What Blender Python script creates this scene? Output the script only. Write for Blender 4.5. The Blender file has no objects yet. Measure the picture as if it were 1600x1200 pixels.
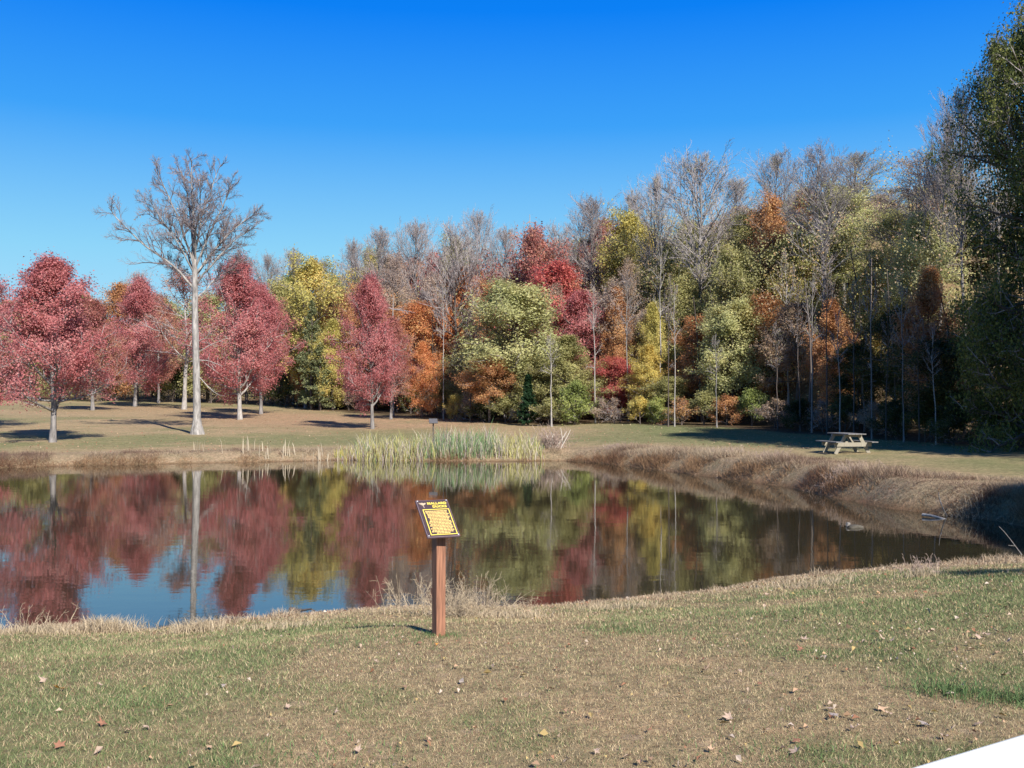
import bpy, math, random
import numpy as np
from mathutils import Vector, Matrix
R = math.radians
rng = np.random.default_rng(7)
random.seed(7)
scene = bpy.context.scene
col = scene.collection
# ------------------------------------------------------------------ camera, sky, sun, exposure
CAMZ = 2.56          # metres above the water
F = 1600.0           # focal length in pixels of the 1600 px wide photograph
HZ = 630.0           # horizon row in the photograph
cd = bpy.data.cameras.new('camera'); cam = bpy.data.objects.new('camera', cd); col.objects.link(cam)
cd.sensor_width = 36; cd.lens = 36.0; cd.clip_start = 0.05; cd.clip_end = 3000
cam.location = (0, 0, CAMZ); cam.rotation_euler = (R(90) + math.atan(30 / F), 0, 0)
scene.camera = cam
SUN_AZ, SUN_EL = math.atan2(0.47, -0.88), R(37)      # azimuth clockwise from +Y
world = bpy.data.worlds.new('World'); scene.world = world; world.use_nodes = True
wn, wl = world.node_tree.nodes, world.node_tree.links
wn.clear()
sky = wn.new('ShaderNodeTexSky'); sky.sky_type = 'NISHITA'; sky.sun_disc = False
sky.sun_elevation = SUN_EL; sky.sun_rotation = SUN_AZ; sky.air_density = 1.0; sky.dust_density = 0.25; sky.ozone_density = 2.2
hs = wn.new('ShaderNodeHueSaturation'); hs.inputs['Saturation'].default_value = 1.3; hs.inputs['Value'].default_value = 1.0
bg = wn.new('ShaderNodeBackground'); bg.inputs[1].default_value = 0.12
wo = wn.new('ShaderNodeOutputWorld')
wl.new(sky.outputs[0], hs.inputs['Color']); wl.new(hs.outputs[0], bg.inputs[0])
tcw = wn.new('ShaderNodeTexCoord'); sx = wn.new('ShaderNodeSeparateXYZ'); wl.new(tcw.outputs['Generated'], sx.inputs[0])
cr_ = wn.new('ShaderNodeValToRGB'); ce = cr_.color_ramp.elements
for p_, c_ in [(.07, (.40, .74, .95)), (.142, (.27, .66, .94)), (.26, (.045, .36, .95)), (.36, (.001, .215, .92)), (.6, (.004, .12, .50))]: k_ = ce.new(p_); k_.color = (*c_, 1)
ce[0].position = 0; ce[0].color = (.50, .78, .94, 1); ce[-1].position = 1; ce[-1].color = (.006, .07, .30, 1)
bg2 = wn.new('ShaderNodeBackground'); bg2.inputs[1].default_value = .59; wmx = wn.new('ShaderNodeMixShader'); wmx.inputs[0].default_value = .98
wl.new(sx.outputs[2], cr_.inputs[0]); wl.new(cr_.outputs[0], bg2.inputs[0]); wl.new(bg.outputs[0], wmx.inputs[1]); wl.new(bg2.outputs[0], wmx.inputs[2]); wl.new(wmx.outputs[0], wo.inputs[0])
sd_ = bpy.data.lights.new('sun', 'SUN'); sd_.energy = 5.0; sd_.angle = R(0.5); sd_.color = (1.0, 0.95, 0.86)
sun = bpy.data.objects.new('sun', sd_); col.objects.link(sun)
tosun = Vector((math.sin(SUN_AZ) * math.cos(SUN_EL), math.cos(SUN_AZ) * math.cos(SUN_EL), math.sin(SUN_EL)))
sun.rotation_euler = tosun.to_track_quat('Z', 'Y').to_euler(); sun.location = (20, -30, 40)
vs = scene.view_settings; vs.view_transform = 'Standard'; vs.look = 'None'; vs.exposure = 0.75; vs.gamma = 1.0; vs.use_curve_mapping = False
scene.cycles.max_bounces = 8; scene.cycles.diffuse_bounces = 5; scene.cycles.glossy_bounces = 3
scene.cycles.transmission_bounces = 5; scene.cycles.transparent_max_bounces = 4
scene.cycles.use_denoising = True

# ------------------------------------------------------------------ helpers
def tag(o, label=None, cat=None, group=None, kind=None):
    if label: o['label'] = label
    if cat: o['category'] = cat
    if group: o['group'] = group
    if kind: o['kind'] = kind
    return o

def empty(name, loc, rz=0.0):
    o = bpy.data.objects.new(name, None); o.empty_display_size = 0.3
    o.location = loc; o.rotation_euler = (0, 0, rz); col.objects.link(o); return o

class MB:
    """collects arrays of vertices and faces; every batch has one face size"""
    def __init__(s): s.v = []; s.f = []; s.n = 0; s.hascol = False
    def add(s, v, f, mat=0, rnd=None, colr=None):
        v = np.asarray(v, np.float32).reshape(-1, 3); f = np.asarray(f, np.int64)
        s.v.append(v)
        if rnd is None: rnd = np.full(len(f), 0.5, np.float32)
        if colr is not None: s.hascol = True
        s.f.append((f + s.n, mat, np.asarray(rnd, np.float32), colr)); s.n += len(v)
    def mesh(s, name, mats, smooth=False):
        me = bpy.data.meshes.new(name)
        V = np.concatenate(s.v); me.vertices.add(len(V)); me.vertices.foreach_set('co', V.ravel())
        lt = np.concatenate([np.full(len(f), f.shape[1]) for f, *_ in s.f])
        li = np.concatenate([f.ravel() for f, *_ in s.f])
        mi = np.concatenate([np.full(len(f), m) for f, m, *_ in s.f])
        rd = np.concatenate([r for _, _, r, _ in s.f])
        me.loops.add(len(li)); me.loops.foreach_set('vertex_index', li.astype(np.int32))
        me.polygons.add(len(lt)); ls = np.concatenate([[0], np.cumsum(lt)[:-1]])
        me.polygons.foreach_set('loop_start', ls.astype(np.int32)); me.polygons.foreach_set('loop_total', lt.astype(np.int32))
        me.polygons.foreach_set('material_index', mi.astype(np.int32))
        me.polygons.foreach_set('use_smooth', np.full(len(lt), smooth))
        me.update(calc_edges=True)
        a = me.attributes.new('rnd', 'FLOAT', 'FACE'); a.data.foreach_set('value', rd)
        if s.hascol:
            C = np.concatenate([(c if c is not None else np.full((len(f), 3), .3)) for f, _, _, c in s.f])
            C = np.concatenate([C, np.ones((len(C), 1))], 1).astype(np.float32)
            a = me.attributes.new('col', 'FLOAT_COLOR', 'FACE'); a.data.foreach_set('color', C.ravel())
        for m in mats: me.materials.append(m)
        return me
    def obj(s, name, mats, parent=None, smooth=False):
        if not isinstance(mats, (list, tuple)): mats = [mats]
        return link(name, s.mesh(name, mats, smooth), parent)

def link(name, me, parent=None):
    o = bpy.data.objects.new(name, me); col.objects.link(o)
    if parent is not None: o.parent = parent
    return o

def box(mb, c, s, rot=None, mat=0, bev=0.0):
    x, y, z = [k / 2 for k in s]
    if bev <= 0:
        v = np.array([[i * x, j * y, k * z] for i in (-1, 1) for j in (-1, 1) for k in (-1, 1)], float)
        f = np.array([[0, 1, 3, 2], [4, 6, 7, 5], [0, 4, 5, 1], [2, 3, 7, 6], [0, 2, 6, 4], [1, 5, 7, 3]])
        if rot is not None: v = v @ np.array(rot.to_3x3()).T
        mb.add(v + np.array(c), f, mat); return
    import bmesh
    bm = bmesh.new(); bmesh.ops.create_cube(bm, size=1.0)
    for vv in bm.verts: vv.co = (vv.co.x * s[0], vv.co.y * s[1], vv.co.z * s[2])
    bmesh.ops.bevel(bm, geom=bm.edges[:], offset=bev, segments=2, affect='EDGES', profile=.6)
    bm.verts.index_update(); v = np.array([vv.co[:] for vv in bm.verts])
    if rot is not None: v = v @ np.array(rot.to_3x3()).T
    v = v + np.array(c)
    by = {}
    for fc in bm.faces: by.setdefault(len(fc.verts), []).append([q.index for q in fc.verts])
    bm.free(); first = True; base = mb.n
    for k, fl in by.items():
        if first: mb.add(v, fl, mat); first = False
        else:
            mb.f.append((np.array(fl) + base, mat, np.full(len(fl), .5, np.float32), None))

def norm(a): return a / np.maximum(np.linalg.norm(a, axis=-1, keepdims=True), 1e-9)

def tubes(mb, P, rad, m=4, mat=0, rnd=None):
    """P (N,K,3) polylines, rad (N,K)"""
    N, K, _ = P.shape
    T = np.empty_like(P); T[:, 1:-1] = P[:, 2:] - P[:, :-2]; T[:, 0] = P[:, 1] - P[:, 0]; T[:, -1] = P[:, -1] - P[:, -2]
    T = norm(T)
    ref = np.where(np.abs(T[:, :1, 2:3]) > .8, np.array([1., 0, 0]), np.array([0, 0, 1.])); ref = np.broadcast_to(ref, P.shape)
    U = norm(np.cross(T, ref)); W = np.cross(T, U)
    a = np.arange(m) / m * 2 * np.pi
    V = P[:, :, None] + rad[:, :, None, None] * (U[:, :, None] * np.cos(a)[:, None] + W[:, :, None] * np.sin(a)[:, None])
    i = np.arange(N)[:, None, None]; k = np.arange(K - 1)[None, :, None]; j = np.arange(m)[None, None]
    A = (i * K + k) * m + j; B = (i * K + k) * m + (j + 1) % m
    f = np.stack([A, B, B + m, A + m], -1).reshape(-1, 4)
    mb.add(V.reshape(-1, 3), f, mat, rnd)

def grow(rg, S, D, L, K, wob, trop):
    """polylines from starts S, directions D, lengths L"""
    N = len(S); P = np.empty((N, K, 3)); P[:, 0] = S; d = norm(D); st = (L / (K - 1))[:, None]
    for k in range(1, K):
        d = norm(d + rg.normal(0, wob, (N, 3)) + np.array([0, 0, 1.]) * trop)
        P[:, k] = P[:, k - 1] + d * st
    return P

def children(rg, P, rad, L, n, ang, lf, tmin=.25, up=.0):
    """n children per polyline -> S, D, L, r0"""
    N, K, _ = P.shape
    t = np.clip(tmin + (1 - tmin) * (np.arange(n)[None] + rg.random((N, n))) / n, 0, .985)
    x = t * (K - 1); k = np.minimum(x.astype(int), K - 2); fr = (x - k)[..., None]
    ii = np.arange(N)[:, None]
    S = P[ii, k] * (1 - fr) + P[ii, k + 1] * fr; T = norm(P[ii, k + 1] - P[ii, k])
    r = rad[ii, k] * (1 - fr[..., 0]) + rad[ii, k + 1] * fr[..., 0]
    q = norm(np.cross(T, rg.normal(0, 1, (N, n, 3))))
    a = ang * rg.uniform(.7, 1.25, (N, n, 1))
    D = norm(T * np.cos(a) + q * np.sin(a) + np.array([0, 0, up]))
    LL = L[:, None] * lf * (1.12 - .62 * t) * rg.uniform(.65, 1.25, (N, n))
    return S.reshape(-1, 3), D.reshape(-1, 3), LL.ravel(), r.ravel()

def leaves(mb, rg, C, size, mat=1, droop=0.3, rnd=None, tri=True, out=.75):
    """one leaf (or small spray of leaves) per centre, its upper side turned outward and up as leaves grow"""
    N = len(C); o = C - np.array([0, 0, C[:, 2].mean() * .9]); o = norm(o * [1, 1, .6])
    n = norm(rg.normal(0, .62, (N, 3)) + o * out + np.array([0, 0, .3]))
    a = norm(np.cross(n, rg.normal(0, 1, (N, 3)))); b = np.cross(n, a)
    s = size * rg.uniform(.6, 1.35, (N, 1))
    if tri:
        V = np.stack([C - a * s * .5, C + b * s * rg.uniform(.55, .85, (N, 1)), C + a * s * .5 + n * s * .12], 1); k = 3
    else:
        w = s * rg.uniform(.3, .5, (N, 1)); V = np.stack([C - a * s * .5, C + b * w + n * s * .1, C + a * s * .5, C - b * w + n * s * .1], 1); k = 4
    mb.add(V.reshape(-1, 3), np.arange(N * k).reshape(-1, k), mat, rg.random(N) if rnd is None else rnd)

# value noise shared by ground colours and blades
def vnoise(x, y, seed=0):
    ix, iy = np.floor(x), np.floor(y); fx, fy = x - ix, y - iy; fx = fx * fx * (3 - 2 * fx); fy = fy * fy * (3 - 2 * fy)
    def h(a, b): q = np.sin(a * 127.1 + b * 311.7 + seed * 74.7) * 43758.5453; return q - np.floor(q)
    return (h(ix, iy) * (1 - fx) + h(ix + 1, iy) * fx) * (1 - fy) + (h(ix, iy + 1) * (1 - fx) + h(ix + 1, iy + 1) * fx) * fy
def fbm(x, y, sc, seed=0, oct=4):
    s = 0; a = .5; t = 0
    for i in range(oct): s = s + a * vnoise(x * sc * 2 ** i + i * 17.3, y * sc * 2 ** i - i * 9.1, seed + i); t += a; a *= .55
    return s / t
def sstep(a, b, x): t = np.clip((x - a) / (b - a), 0, 1); return t * t * (3 - 2 * t)

# ------------------------------------------------------------------ materials
def mat(name): 
    m = bpy.data.materials.new(name); m.use_nodes = True; n = m.node_tree.nodes; l = m.node_tree.links
    return m, n, l, n['Principled BSDF'], n['Material Output']
def ramp(n, stops):
    r = n.new('ShaderNodeValToRGB'); e = r.color_ramp.elements
    while len(e) > 1: e.remove(e[-1])
    e[0].position = stops[0][0]; e[0].color = (*stops[0][1], 1)
    for p, c in stops[1:]: k = e.new(p); k.color = (*c, 1)
    return r
def leaf_mat(name, cols, nsc=.35, trans=.42):
    k_ = 1.12 if name in ('leaf_crimson', 'leaf_dull_red') else 1.0 if name in ('leaf_oak', 'leaf_deep_green', 'leaf_cedar') else 1.45
    cols = [tuple(min(.75, q * k_) for q in c) for c in cols]
    m, n, l, b, o = mat(name)
    at = n.new('ShaderNodeAttribute'); at.attribute_name = 'rnd'
    g = n.new('ShaderNodeTexCoord'); oi = n.new('ShaderNodeObjectInfo'); vm = n.new('ShaderNodeVectorMath'); vm.operation = 'ADD'
    nz = n.new('ShaderNodeTexNoise'); nz.inputs['Scale'].default_value = nsc; nz.inputs['Detail'].default_value = 2
    l.new(g.outputs['Object'], vm.inputs[0]); l.new(oi.outputs['Location'], vm.inputs[1]); l.new(vm.outputs[0], nz.inputs['Vector'])
    mx = n.new('ShaderNodeMath'); mx.operation = 'MULTIPLY_ADD'; mx.inputs[1].default_value = 1.5; l.new(nz.outputs[0], mx.inputs[0])
    sb = n.new('ShaderNodeMath'); sb.operation = 'MULTIPLY_ADD'; sb.inputs[1].default_value = .62; sb.inputs[2].default_value = -.56; l.new(at.outputs['Fac'], sb.inputs[0])
    l.new(sb.outputs[0], mx.inputs[2])
    k = len(cols); r = ramp(n, [(i / (k - 1), c) for i, c in enumerate(cols)]); l.new(mx.outputs[0], r.inputs[0])
    l.new(r.outputs[0], b.inputs['Base Color']); b.inputs['Roughness'].default_value = .6; b.inputs['Specular IOR Level'].default_value = .3
    t = n.new('ShaderNodeBsdfTranslucent'); l.new(r.outputs[0], t.inputs[0]); ms = n.new('ShaderNodeMixShader'); ms.inputs[0].default_value = trans
    l.new(b.outputs[0], ms.inputs[1]); l.new(t.outputs[0], ms.inputs[2]); l.new(ms.outputs[0], o.inputs[0])
    return m
def bark_mat(name, c1, c2, sc=6.0, bump=.5):
    m, n, l, b, o = mat(name)
    g = n.new('ShaderNodeTexCoord'); mp = n.new('ShaderNodeMapping'); mp.inputs['Scale'].default_value = (1, 1, .22)
    nz = n.new('ShaderNodeTexNoise'); nz.inputs['Scale'].default_value = sc; nz.inputs['Detail'].default_value = 6; nz.inputs['Roughness'].default_value = .7
    l.new(g.outputs['Object'], mp.inputs[0]); l.new(mp.outputs[0], nz.inputs['Vector'])
    r = ramp(n, [(.32, c1), (.66, c2)]); l.new(nz.outputs[0], r.inputs[0]); l.new(r.outputs[0], b.inputs['Base Color'])
    bp = n.new('ShaderNodeBump'); bp.inputs['Strength'].default_value = bump; bp.inputs['Distance'].default_value = .03
    l.new(nz.outputs[0], bp.inputs['Height']); l.new(bp.outputs[0], b.inputs['Normal']); b.inputs['Roughness'].default_value = .9
    return m
def col_mat(name, rough=.85, trans=0.0):
    m, n, l, b, o = mat(name)
    at = n.new('ShaderNodeAttribute'); at.attribute_name = 'col'; l.new(at.outputs['Color'], b.inputs['Base Color'])
    b.inputs['Roughness'].default_value = rough; b.inputs['Specular IOR Level'].default_value = .2
    if trans:
        t = n.new('ShaderNodeBsdfTranslucent'); l.new(at.outputs['Color'], t.inputs[0]); ms = n.new('ShaderNodeMixShader'); ms.inputs[0].default_value = trans
        l.new(b.outputs[0], ms.inputs[1]); l.new(t.outputs[0], ms.inputs[2]); l.new(ms.outputs[0], o.inputs[0])
    return m
def plain_mat(name, c, rough=.5, metal=0.0, nsc=20, var=.25, bump=0.0):
    m, n, l, b, o = mat(name)
    g = n.new('ShaderNodeTexCoord'); nz = n.new('ShaderNodeTexNoise'); nz.inputs['Scale'].default_value = nsc; nz.inputs['Detail'].default_value = 4
    l.new(g.outputs['Object'], nz.inputs['Vector'])
    r = ramp(n, [(.3, tuple(k * (1 - var) for k in c)), (.7, tuple(min(1, k * (1 + var)) for k in c))]); l.new(nz.outputs[0], r.inputs[0])
    l.new(r.outputs[0], b.inputs['Base Color']); b.inputs['Roughness'].default_value = rough; b.inputs['Metallic'].default_value = metal
    if bump:
        bp = n.new('ShaderNodeBump'); bp.inputs['Strength'].default_value = bump; bp.inputs['Distance'].default_value = .01
        l.new(nz.outputs[0], bp.inputs['Height']); l.new(bp.outputs[0], b.inputs['Normal'])
    return m
LEAF = {
 'crimson': leaf_mat('leaf_crimson', [(.30, .085, .085), (.42, .135, .135), (.50, .19, .185), (.56, .28, .25)]),
 'dullred': leaf_mat('leaf_dull_red', [(.26, .09, .075), (.38, .14, .12), (.44, .21, .15), (.44, .29, .15)]),
 'red': leaf_mat('leaf_red', [(.20, .04, .04), (.34, .07, .07), (.42, .13, .10), (.38, .18, .10)]),
 'orange': leaf_mat('leaf_orange', [(.28, .10, .045), (.42, .16, .07), (.48, .22, .09), (.42, .27, .11)]),
 'rust': leaf_mat('leaf_rust', [(.20, .09, .04), (.32, .15, .07), (.40, .21, .09), (.42, .27, .12)]),
 'yellow': leaf_mat('leaf_yellow', [(.24, .19, .06), (.42, .31, .08), (.47, .37, .11), (.34, .33, .11)]),
 'olive': leaf_mat('leaf_olive', [(.16, .155, .06), (.24, .23, .09), (.31, .29, .12), (.37, .31, .14)]),
 'oliveyellow': leaf_mat('leaf_olive_yellow', [(.22, .20, .06), (.34, .30, .09), (.43, .37, .12), (.48, .33, .11)]),
 'palegreen': leaf_mat('leaf_pale_green', [(.20, .20, .09), (.30, .30, .13), (.38, .37, .17), (.45, .39, .18)]),
 'green': leaf_mat('leaf_green', [(.09, .11, .03), (.17, .20, .06), (.24, .27, .08), (.30, .28, .09)]),
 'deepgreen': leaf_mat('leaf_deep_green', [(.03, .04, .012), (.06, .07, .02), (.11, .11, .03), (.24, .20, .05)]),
 'oak': leaf_mat('leaf_oak', [(.03, .045, .012), (.08, .10, .025), (.20, .22, .05), (.34, .30, .08)]),
 'brown': leaf_mat('leaf_brown', [(.17, .12, .08), (.26, .18, .12), (.32, .22, .15), (.30, .24, .13)]),
 'mauve': leaf_mat('leaf_mauve', [(.21, .15, .12), (.29, .21, .17), (.35, .26, .20), (.33, .28, .17)]),
 'needle': leaf_mat('leaf_needle', [(.06, .07, .035), (.12, .135, .065), (.17, .185, .09), (.21, .20, .10)]),
}
BARK = {
 'grey': bark_mat('bark_grey', (.09, .08, .075), (.29, .265, .25)),
 'pale': bark_mat('bark_pale', (.16, .145, .13), (.46, .42, .39), 9),
 'dark': bark_mat('bark_dark', (.04, .032, .028), (.13, .10, .085)),
 'twig': bark_mat('bark_twig', (.20, .17, .172), (.35, .31, .305), 2, 0),
 'hero': bark_mat('bark_hero', (.09, .08, .075), (.42, .39, .365), 7, 1.0),
 'herotwig': bark_mat('bark_hero_twig', (.12, .095, .10), (.24, .20, .205), 3, .2),
}

# ------------------------------------------------------------------ the pond outline and the height of the land
def wp(px, py): d = CAMZ * F / (py - HZ); return ((px - 800) / F * d, d)
NEAR = [(-25, 14.2), (-12, 11.6)] + [wp(*p) for p in [(0, 990), (120, 978), (230, 988), (350, 975), (480, 966), (600, 956), (720, 953), (850, 948), (1000, 936), (1100, 928), (1200, 909), (1300, 900), (1420, 889), (1500, 885), (1600, 876)]] + [(10.2, 17.0), (12, 17.6), (14, 19)]
FAR = [(13.8, 22.6)] + [wp(*p) for p in [(1600, 824), (1555, 815), (1510, 808), (1460, 803), (1385, 794), (1340, 785), (1300, 777), (1230, 761), (1150, 750), (1050, 737), (950, 725), (880, 720), (780, 721), (650, 720), (520, 719), (400, 722), (300, 724), (150, 727), (0, 731), (-150, 733)]] + [(-30, 34), (-38, 27), (-36, 19)]
def refine(pts, amp, seed):
    pts = np.array(pts); out = []
    for a, b in zip(pts[:-1], pts[1:]):
        n = max(1, int(np.hypot(*(b - a)) / .45))
        for k in range(n): out.append(a + (b - a) * k / n)
    out.append(pts[-1]); out = np.array(out)
    out[:, 1] += amp * (fbm(out[:, 0], out[:, 1], .7, seed) - .5) * 2; out[:, 0] += amp * .5 * (fbm(out[:, 0], out[:, 1], .9, seed + 5) - .5) * 2
    return out
near_e = refine(NEAR, .22, 3); far_e = refine(FAR, .3, 9)
POND = np.concatenate([near_e, far_e])
def pond_sd(x, y):
    x = np.asarray(x, float).ravel(); y = np.asarray(y, float).ravel(); res = np.empty(len(x))
    A = POND; B = np.roll(POND, -1, 0); E = B - A; EE = (E ** 2).sum(1)
    for s in range(0, len(x), 20000):
        X = x[s:s + 20000, None]; Y = y[s:s + 20000, None]
        t = np.clip(((X - A[:, 0]) * E[:, 0] + (Y - A[:, 1]) * E[:, 1]) / EE, 0, 1)
        d = np.sqrt(((X - A[:, 0] - t * E[:, 0]) ** 2 + (Y - A[:, 1] - t * E[:, 1]) ** 2).min(1))
        c = ((A[:, 1] > Y) != (B[:, 1] > Y)) & (X < E[:, 0] * (Y - A[:, 1]) / np.where(E[:, 1] == 0, 1e-9, E[:, 1]) + A[:, 0])
        res[s:s + 20000] = np.where(c.sum(1) % 2 == 1, -d, d)
    return res
def forest_line(x):      # distance at which the woods begin
    return np.interp(x, [-75, -52, -25, -20, -12, -3, 2, 8, 12, 16, 18.5, 20, 24], [135, 128, 112, 100, 88, 76, 71, 66, 61, 50, 43, 40, 22])
def height(x, y, sd=None):
    x = np.asarray(x, float); y = np.asarray(y, float); sh = x.shape; x = x.ravel(); y = y.ravel()
    if sd is None: sd = pond_sd(x, y)
    near = np.interp(sd, [-3, -.6, 0, .25, 1.5, 3, 4.1, 6, 12, 30], [-.9, -.35, 0, .09, .29, .50, .71, .86, 1.0, 1.15])
    bank = .40 + .24 * sstep(0, 8, x)
    st = sstep(3, 8, x); far = np.where(sd < 0, np.interp(sd, [-3, -.6, 0], [-.9, -.35, 0]), bank * ((1 - st) * np.clip(sstep(-.25, 1.5, sd) * 1.07 - .07, 0, 1) + st * np.clip(sstep(-.3, .95, sd) * 1.16 - .16, 0, 1)))
    rise = np.interp(sd, [0, 3, 90, 200, 900], [0, .05, 2.55, 4.2, 6.0]) * (1 - .5 * sstep(10, 22, x) * (1 - sstep(45, 60, y)))
    far = far + np.maximum(rise, 0) + 15 * np.interp(x, [-60, -20, 40], [.45, .9, 1]) * sstep(9, 64, y - forest_line(x)) * sstep(38, 60, y)
    yc = np.interp(x, [-40, -6, 9, 14, 60], [24, 24, 18.6, 20.3, 26])
    w = sstep(-2.2, 2.2, y - yc); w = np.where(x > 14, sstep(-6, 8, y - yc), w)
    h = near * (1 - w) + far * w
    h = h + np.where(sd > .3, (fbm(x, y, .55, 21) - .5) * .07 * sstep(.2, 2, sd), 0)
    return h.reshape(sh)
def gz(x, y): return float(height(np.array([x]), np.array([y]))[0])
def at(px, D): x = (px - 800) / F * D; return Vector((x, D, gz(x, D)))
def ground_px(px, py):
    lo, hi = 2.5, 140.0
    ds = np.concatenate([np.linspace(2.5, 20, 300), np.linspace(20, 140, 400)]); xs = (px - 800) / F * ds
    g = height(xs, ds); q = HZ + F * (CAMZ - g) / ds
    k = np.argmax(q < py); return Vector((xs[k], ds[k], g[k]))

# ground colours (albedo only)
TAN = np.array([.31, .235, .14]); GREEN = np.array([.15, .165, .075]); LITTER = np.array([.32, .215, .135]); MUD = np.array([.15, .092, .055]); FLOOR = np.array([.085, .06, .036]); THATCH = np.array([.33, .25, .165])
def ground_col(x, y, sd):
    g1 = fbm(x, y, .55, 31, 4); g2 = fbm(x, y, .13, 41, 3); g3 = fbm(x, y, 2.3, 51, 3)
    nearside = y < np.interp(x, [-40, -6, 9, 14], [24, 24, 18.6, 20.3])
    gm = np.where(nearside, sstep(.42, .64, .55 * g1 + .2 * g2 + .25 * g3 + .03 * (x > 1)), sstep(.40, .62, .35 * g1 + .65 * g2 + .0))
    far_right = sstep(2, 9, x) * sstep(30, 44, y) * sstep(4, 9, sd)
    gm = np.where(nearside, gm, np.maximum(gm * .75, far_right * .95))
    gm = np.where(nearside, gm, gm * sstep(2.0, 6, sd))
    c = TAN[None] * (1 - gm[:, None]) + GREEN[None] * gm[:, None]
    lit = np.exp(-((x + 9) / 9) ** 2 - ((y - 73) / 9) ** 2) + .9 * np.exp(-((x + 20) / 8) ** 2 - ((y - 83) / 12) ** 2) + .6 * np.exp(-((x + 38) / 9) ** 2 - ((y - 98) / 14) ** 2)
    lit = np.clip(lit * 1.3, 0, 1) * sstep(.25, .6, g3 * .5 + g1 * .5 + .1)
    lit = np.where(nearside, 0, lit)[:, None]; c = c * (1 - lit) + LITTER * lit
    th = np.where(nearside, 1 - sstep(.5, 1.9, sd + (g1 - .5) * 1.2), 1 - sstep(1.8, 4.0, sd + (g1 - .5) * 2.5))[:, None] * .85; c = c * (1 - th) + THATCH * np.where(nearside, 1.0, .8)[:, None] * th
    mu = (1 - sstep(.02, .3, sd))[:, None]; c = c * (1 - mu) + MUD * mu
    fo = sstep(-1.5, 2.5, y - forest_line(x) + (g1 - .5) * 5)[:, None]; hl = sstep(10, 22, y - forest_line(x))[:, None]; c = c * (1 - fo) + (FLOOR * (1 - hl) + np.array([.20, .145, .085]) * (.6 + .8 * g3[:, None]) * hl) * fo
    return np.clip(c, 0, 1)

def axis(stops):
    out = [stops[0][0]]
    for (a, s0), (b, s1) in zip(stops[:-1], stops[1:]):
        p = a
        while True:
            t = (p - a) / (b - a); p += s0 + (s1 - s0) * t
            if p >= b - 1e-6: break
            out.append(p)
        out.append(b)
    return np.array(out)
xs = axis([(-900, 120), (-120, 8), (-45, .9), (-12, .22), (-8, .12), (11, .13), (16, .35), (40, 2), (120, 10), (900, 120)])
ys = axis([(-300, 60), (-30, 4), (0, .5), (3, .12), (18, .15), (26, .26), (52, .32), (80, 1.0), (140, 3), (300, 20), (1500, 250)])
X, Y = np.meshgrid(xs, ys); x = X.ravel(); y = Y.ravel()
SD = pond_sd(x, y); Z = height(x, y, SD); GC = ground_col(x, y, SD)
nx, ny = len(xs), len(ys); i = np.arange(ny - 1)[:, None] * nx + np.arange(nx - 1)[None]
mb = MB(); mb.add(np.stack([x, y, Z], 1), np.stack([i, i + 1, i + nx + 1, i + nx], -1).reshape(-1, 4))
gm_, n, l, b, o_ = mat('ground_turf')
vc = n.new('ShaderNodeVertexColor'); vc.layer_name = 'vcol'
g = n.new('ShaderNodeTexCoord')
nA = n.new('ShaderNodeTexNoise'); nA.inputs['Scale'].default_value = 9; nA.inputs['Detail'].default_value = 8; nA.inputs['Roughness'].default_value = .72
nB = n.new('ShaderNodeTexNoise'); nB.inputs['Scale'].default_value = 1.6; nB.inputs['Detail'].default_value = 5; nB.inputs['Roughness'].default_value = .7
nC = n.new('ShaderNodeTexNoise'); nC.inputs['Scale'].default_value = 4.5; nC.inputs['Detail'].default_value = 3
for q in (nA, nB, nC): l.new(g.outputs['Object'], q.inputs['Vector'])
r1 = ramp(n, [(.28, (.45, .44, .42)), (.5, (.98, .98, .98)), (.74, (1.55, 1.5, 1.42))]); l.new(nA.outputs[0], r1.inputs[0])
m1 = n.new('ShaderNodeMixRGB'); m1.blend_type = 'MULTIPLY'; m1.inputs[0].default_value = 1; l.new(vc.outputs[0], m1.inputs[1]); l.new(r1.outputs[0], m1.inputs[2])
r2 = ramp(n, [(.3, (.72, .80, .72)), (.68, (1.25, 1.15, 1.12))]); l.new(nB.outputs[0], r2.inputs[0])
m2 = n.new('ShaderNodeMixRGB'); m2.blend_type = 'MULTIPLY'; m2.inputs[0].default_value = .8; l.new(m1.outputs[0], m2.inputs[1]); l.new(r2.outputs[0], m2.inputs[2])
vo = n.new('ShaderNodeTexVoronoi'); vo.inputs['Scale'].default_value = 3.2; l.new(g.outputs['Object'], vo.inputs['Vector'])
r3 = ramp(n, [(.0, (1, 1, 1)), (.16, (1, 1, 1)), (.2, (0, 0, 0))]); l.new(vo.outputs['Distance'], r3.inputs[0])
m3 = n.new('ShaderNodeMixRGB'); m3.inputs[2].default_value = (.46, .33, .22, 1); l.new(m2.outputs[0], m3.inputs[1])
mm = n.new('ShaderNodeMath'); mm.operation = 'MULTIPLY'; mm.inputs[1].default_value = .42; l.new(r3.outputs[0], mm.inputs[0]); l.new(mm.outputs[0], m3.inputs[0])
l.new(m3.outputs[0], b.inputs['Base Color']); b.inputs['Roughness'].default_value = .95; b.inputs['Specular IOR Level'].default_value = .1
bp = n.new('ShaderNodeBump'); bp.inputs['Strength'].default_value = .8; bp.inputs['Distance'].default_value = .06; l.new(nA.outputs[0], bp.inputs['Height']); l.new(bp.outputs[0], b.inputs['Normal'])
me = mb.mesh('ground', [gm_], True)
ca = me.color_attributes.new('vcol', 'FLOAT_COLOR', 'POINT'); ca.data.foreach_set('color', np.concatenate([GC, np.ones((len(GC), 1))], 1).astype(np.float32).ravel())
tag(link('ground', me), kind='structure')

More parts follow.
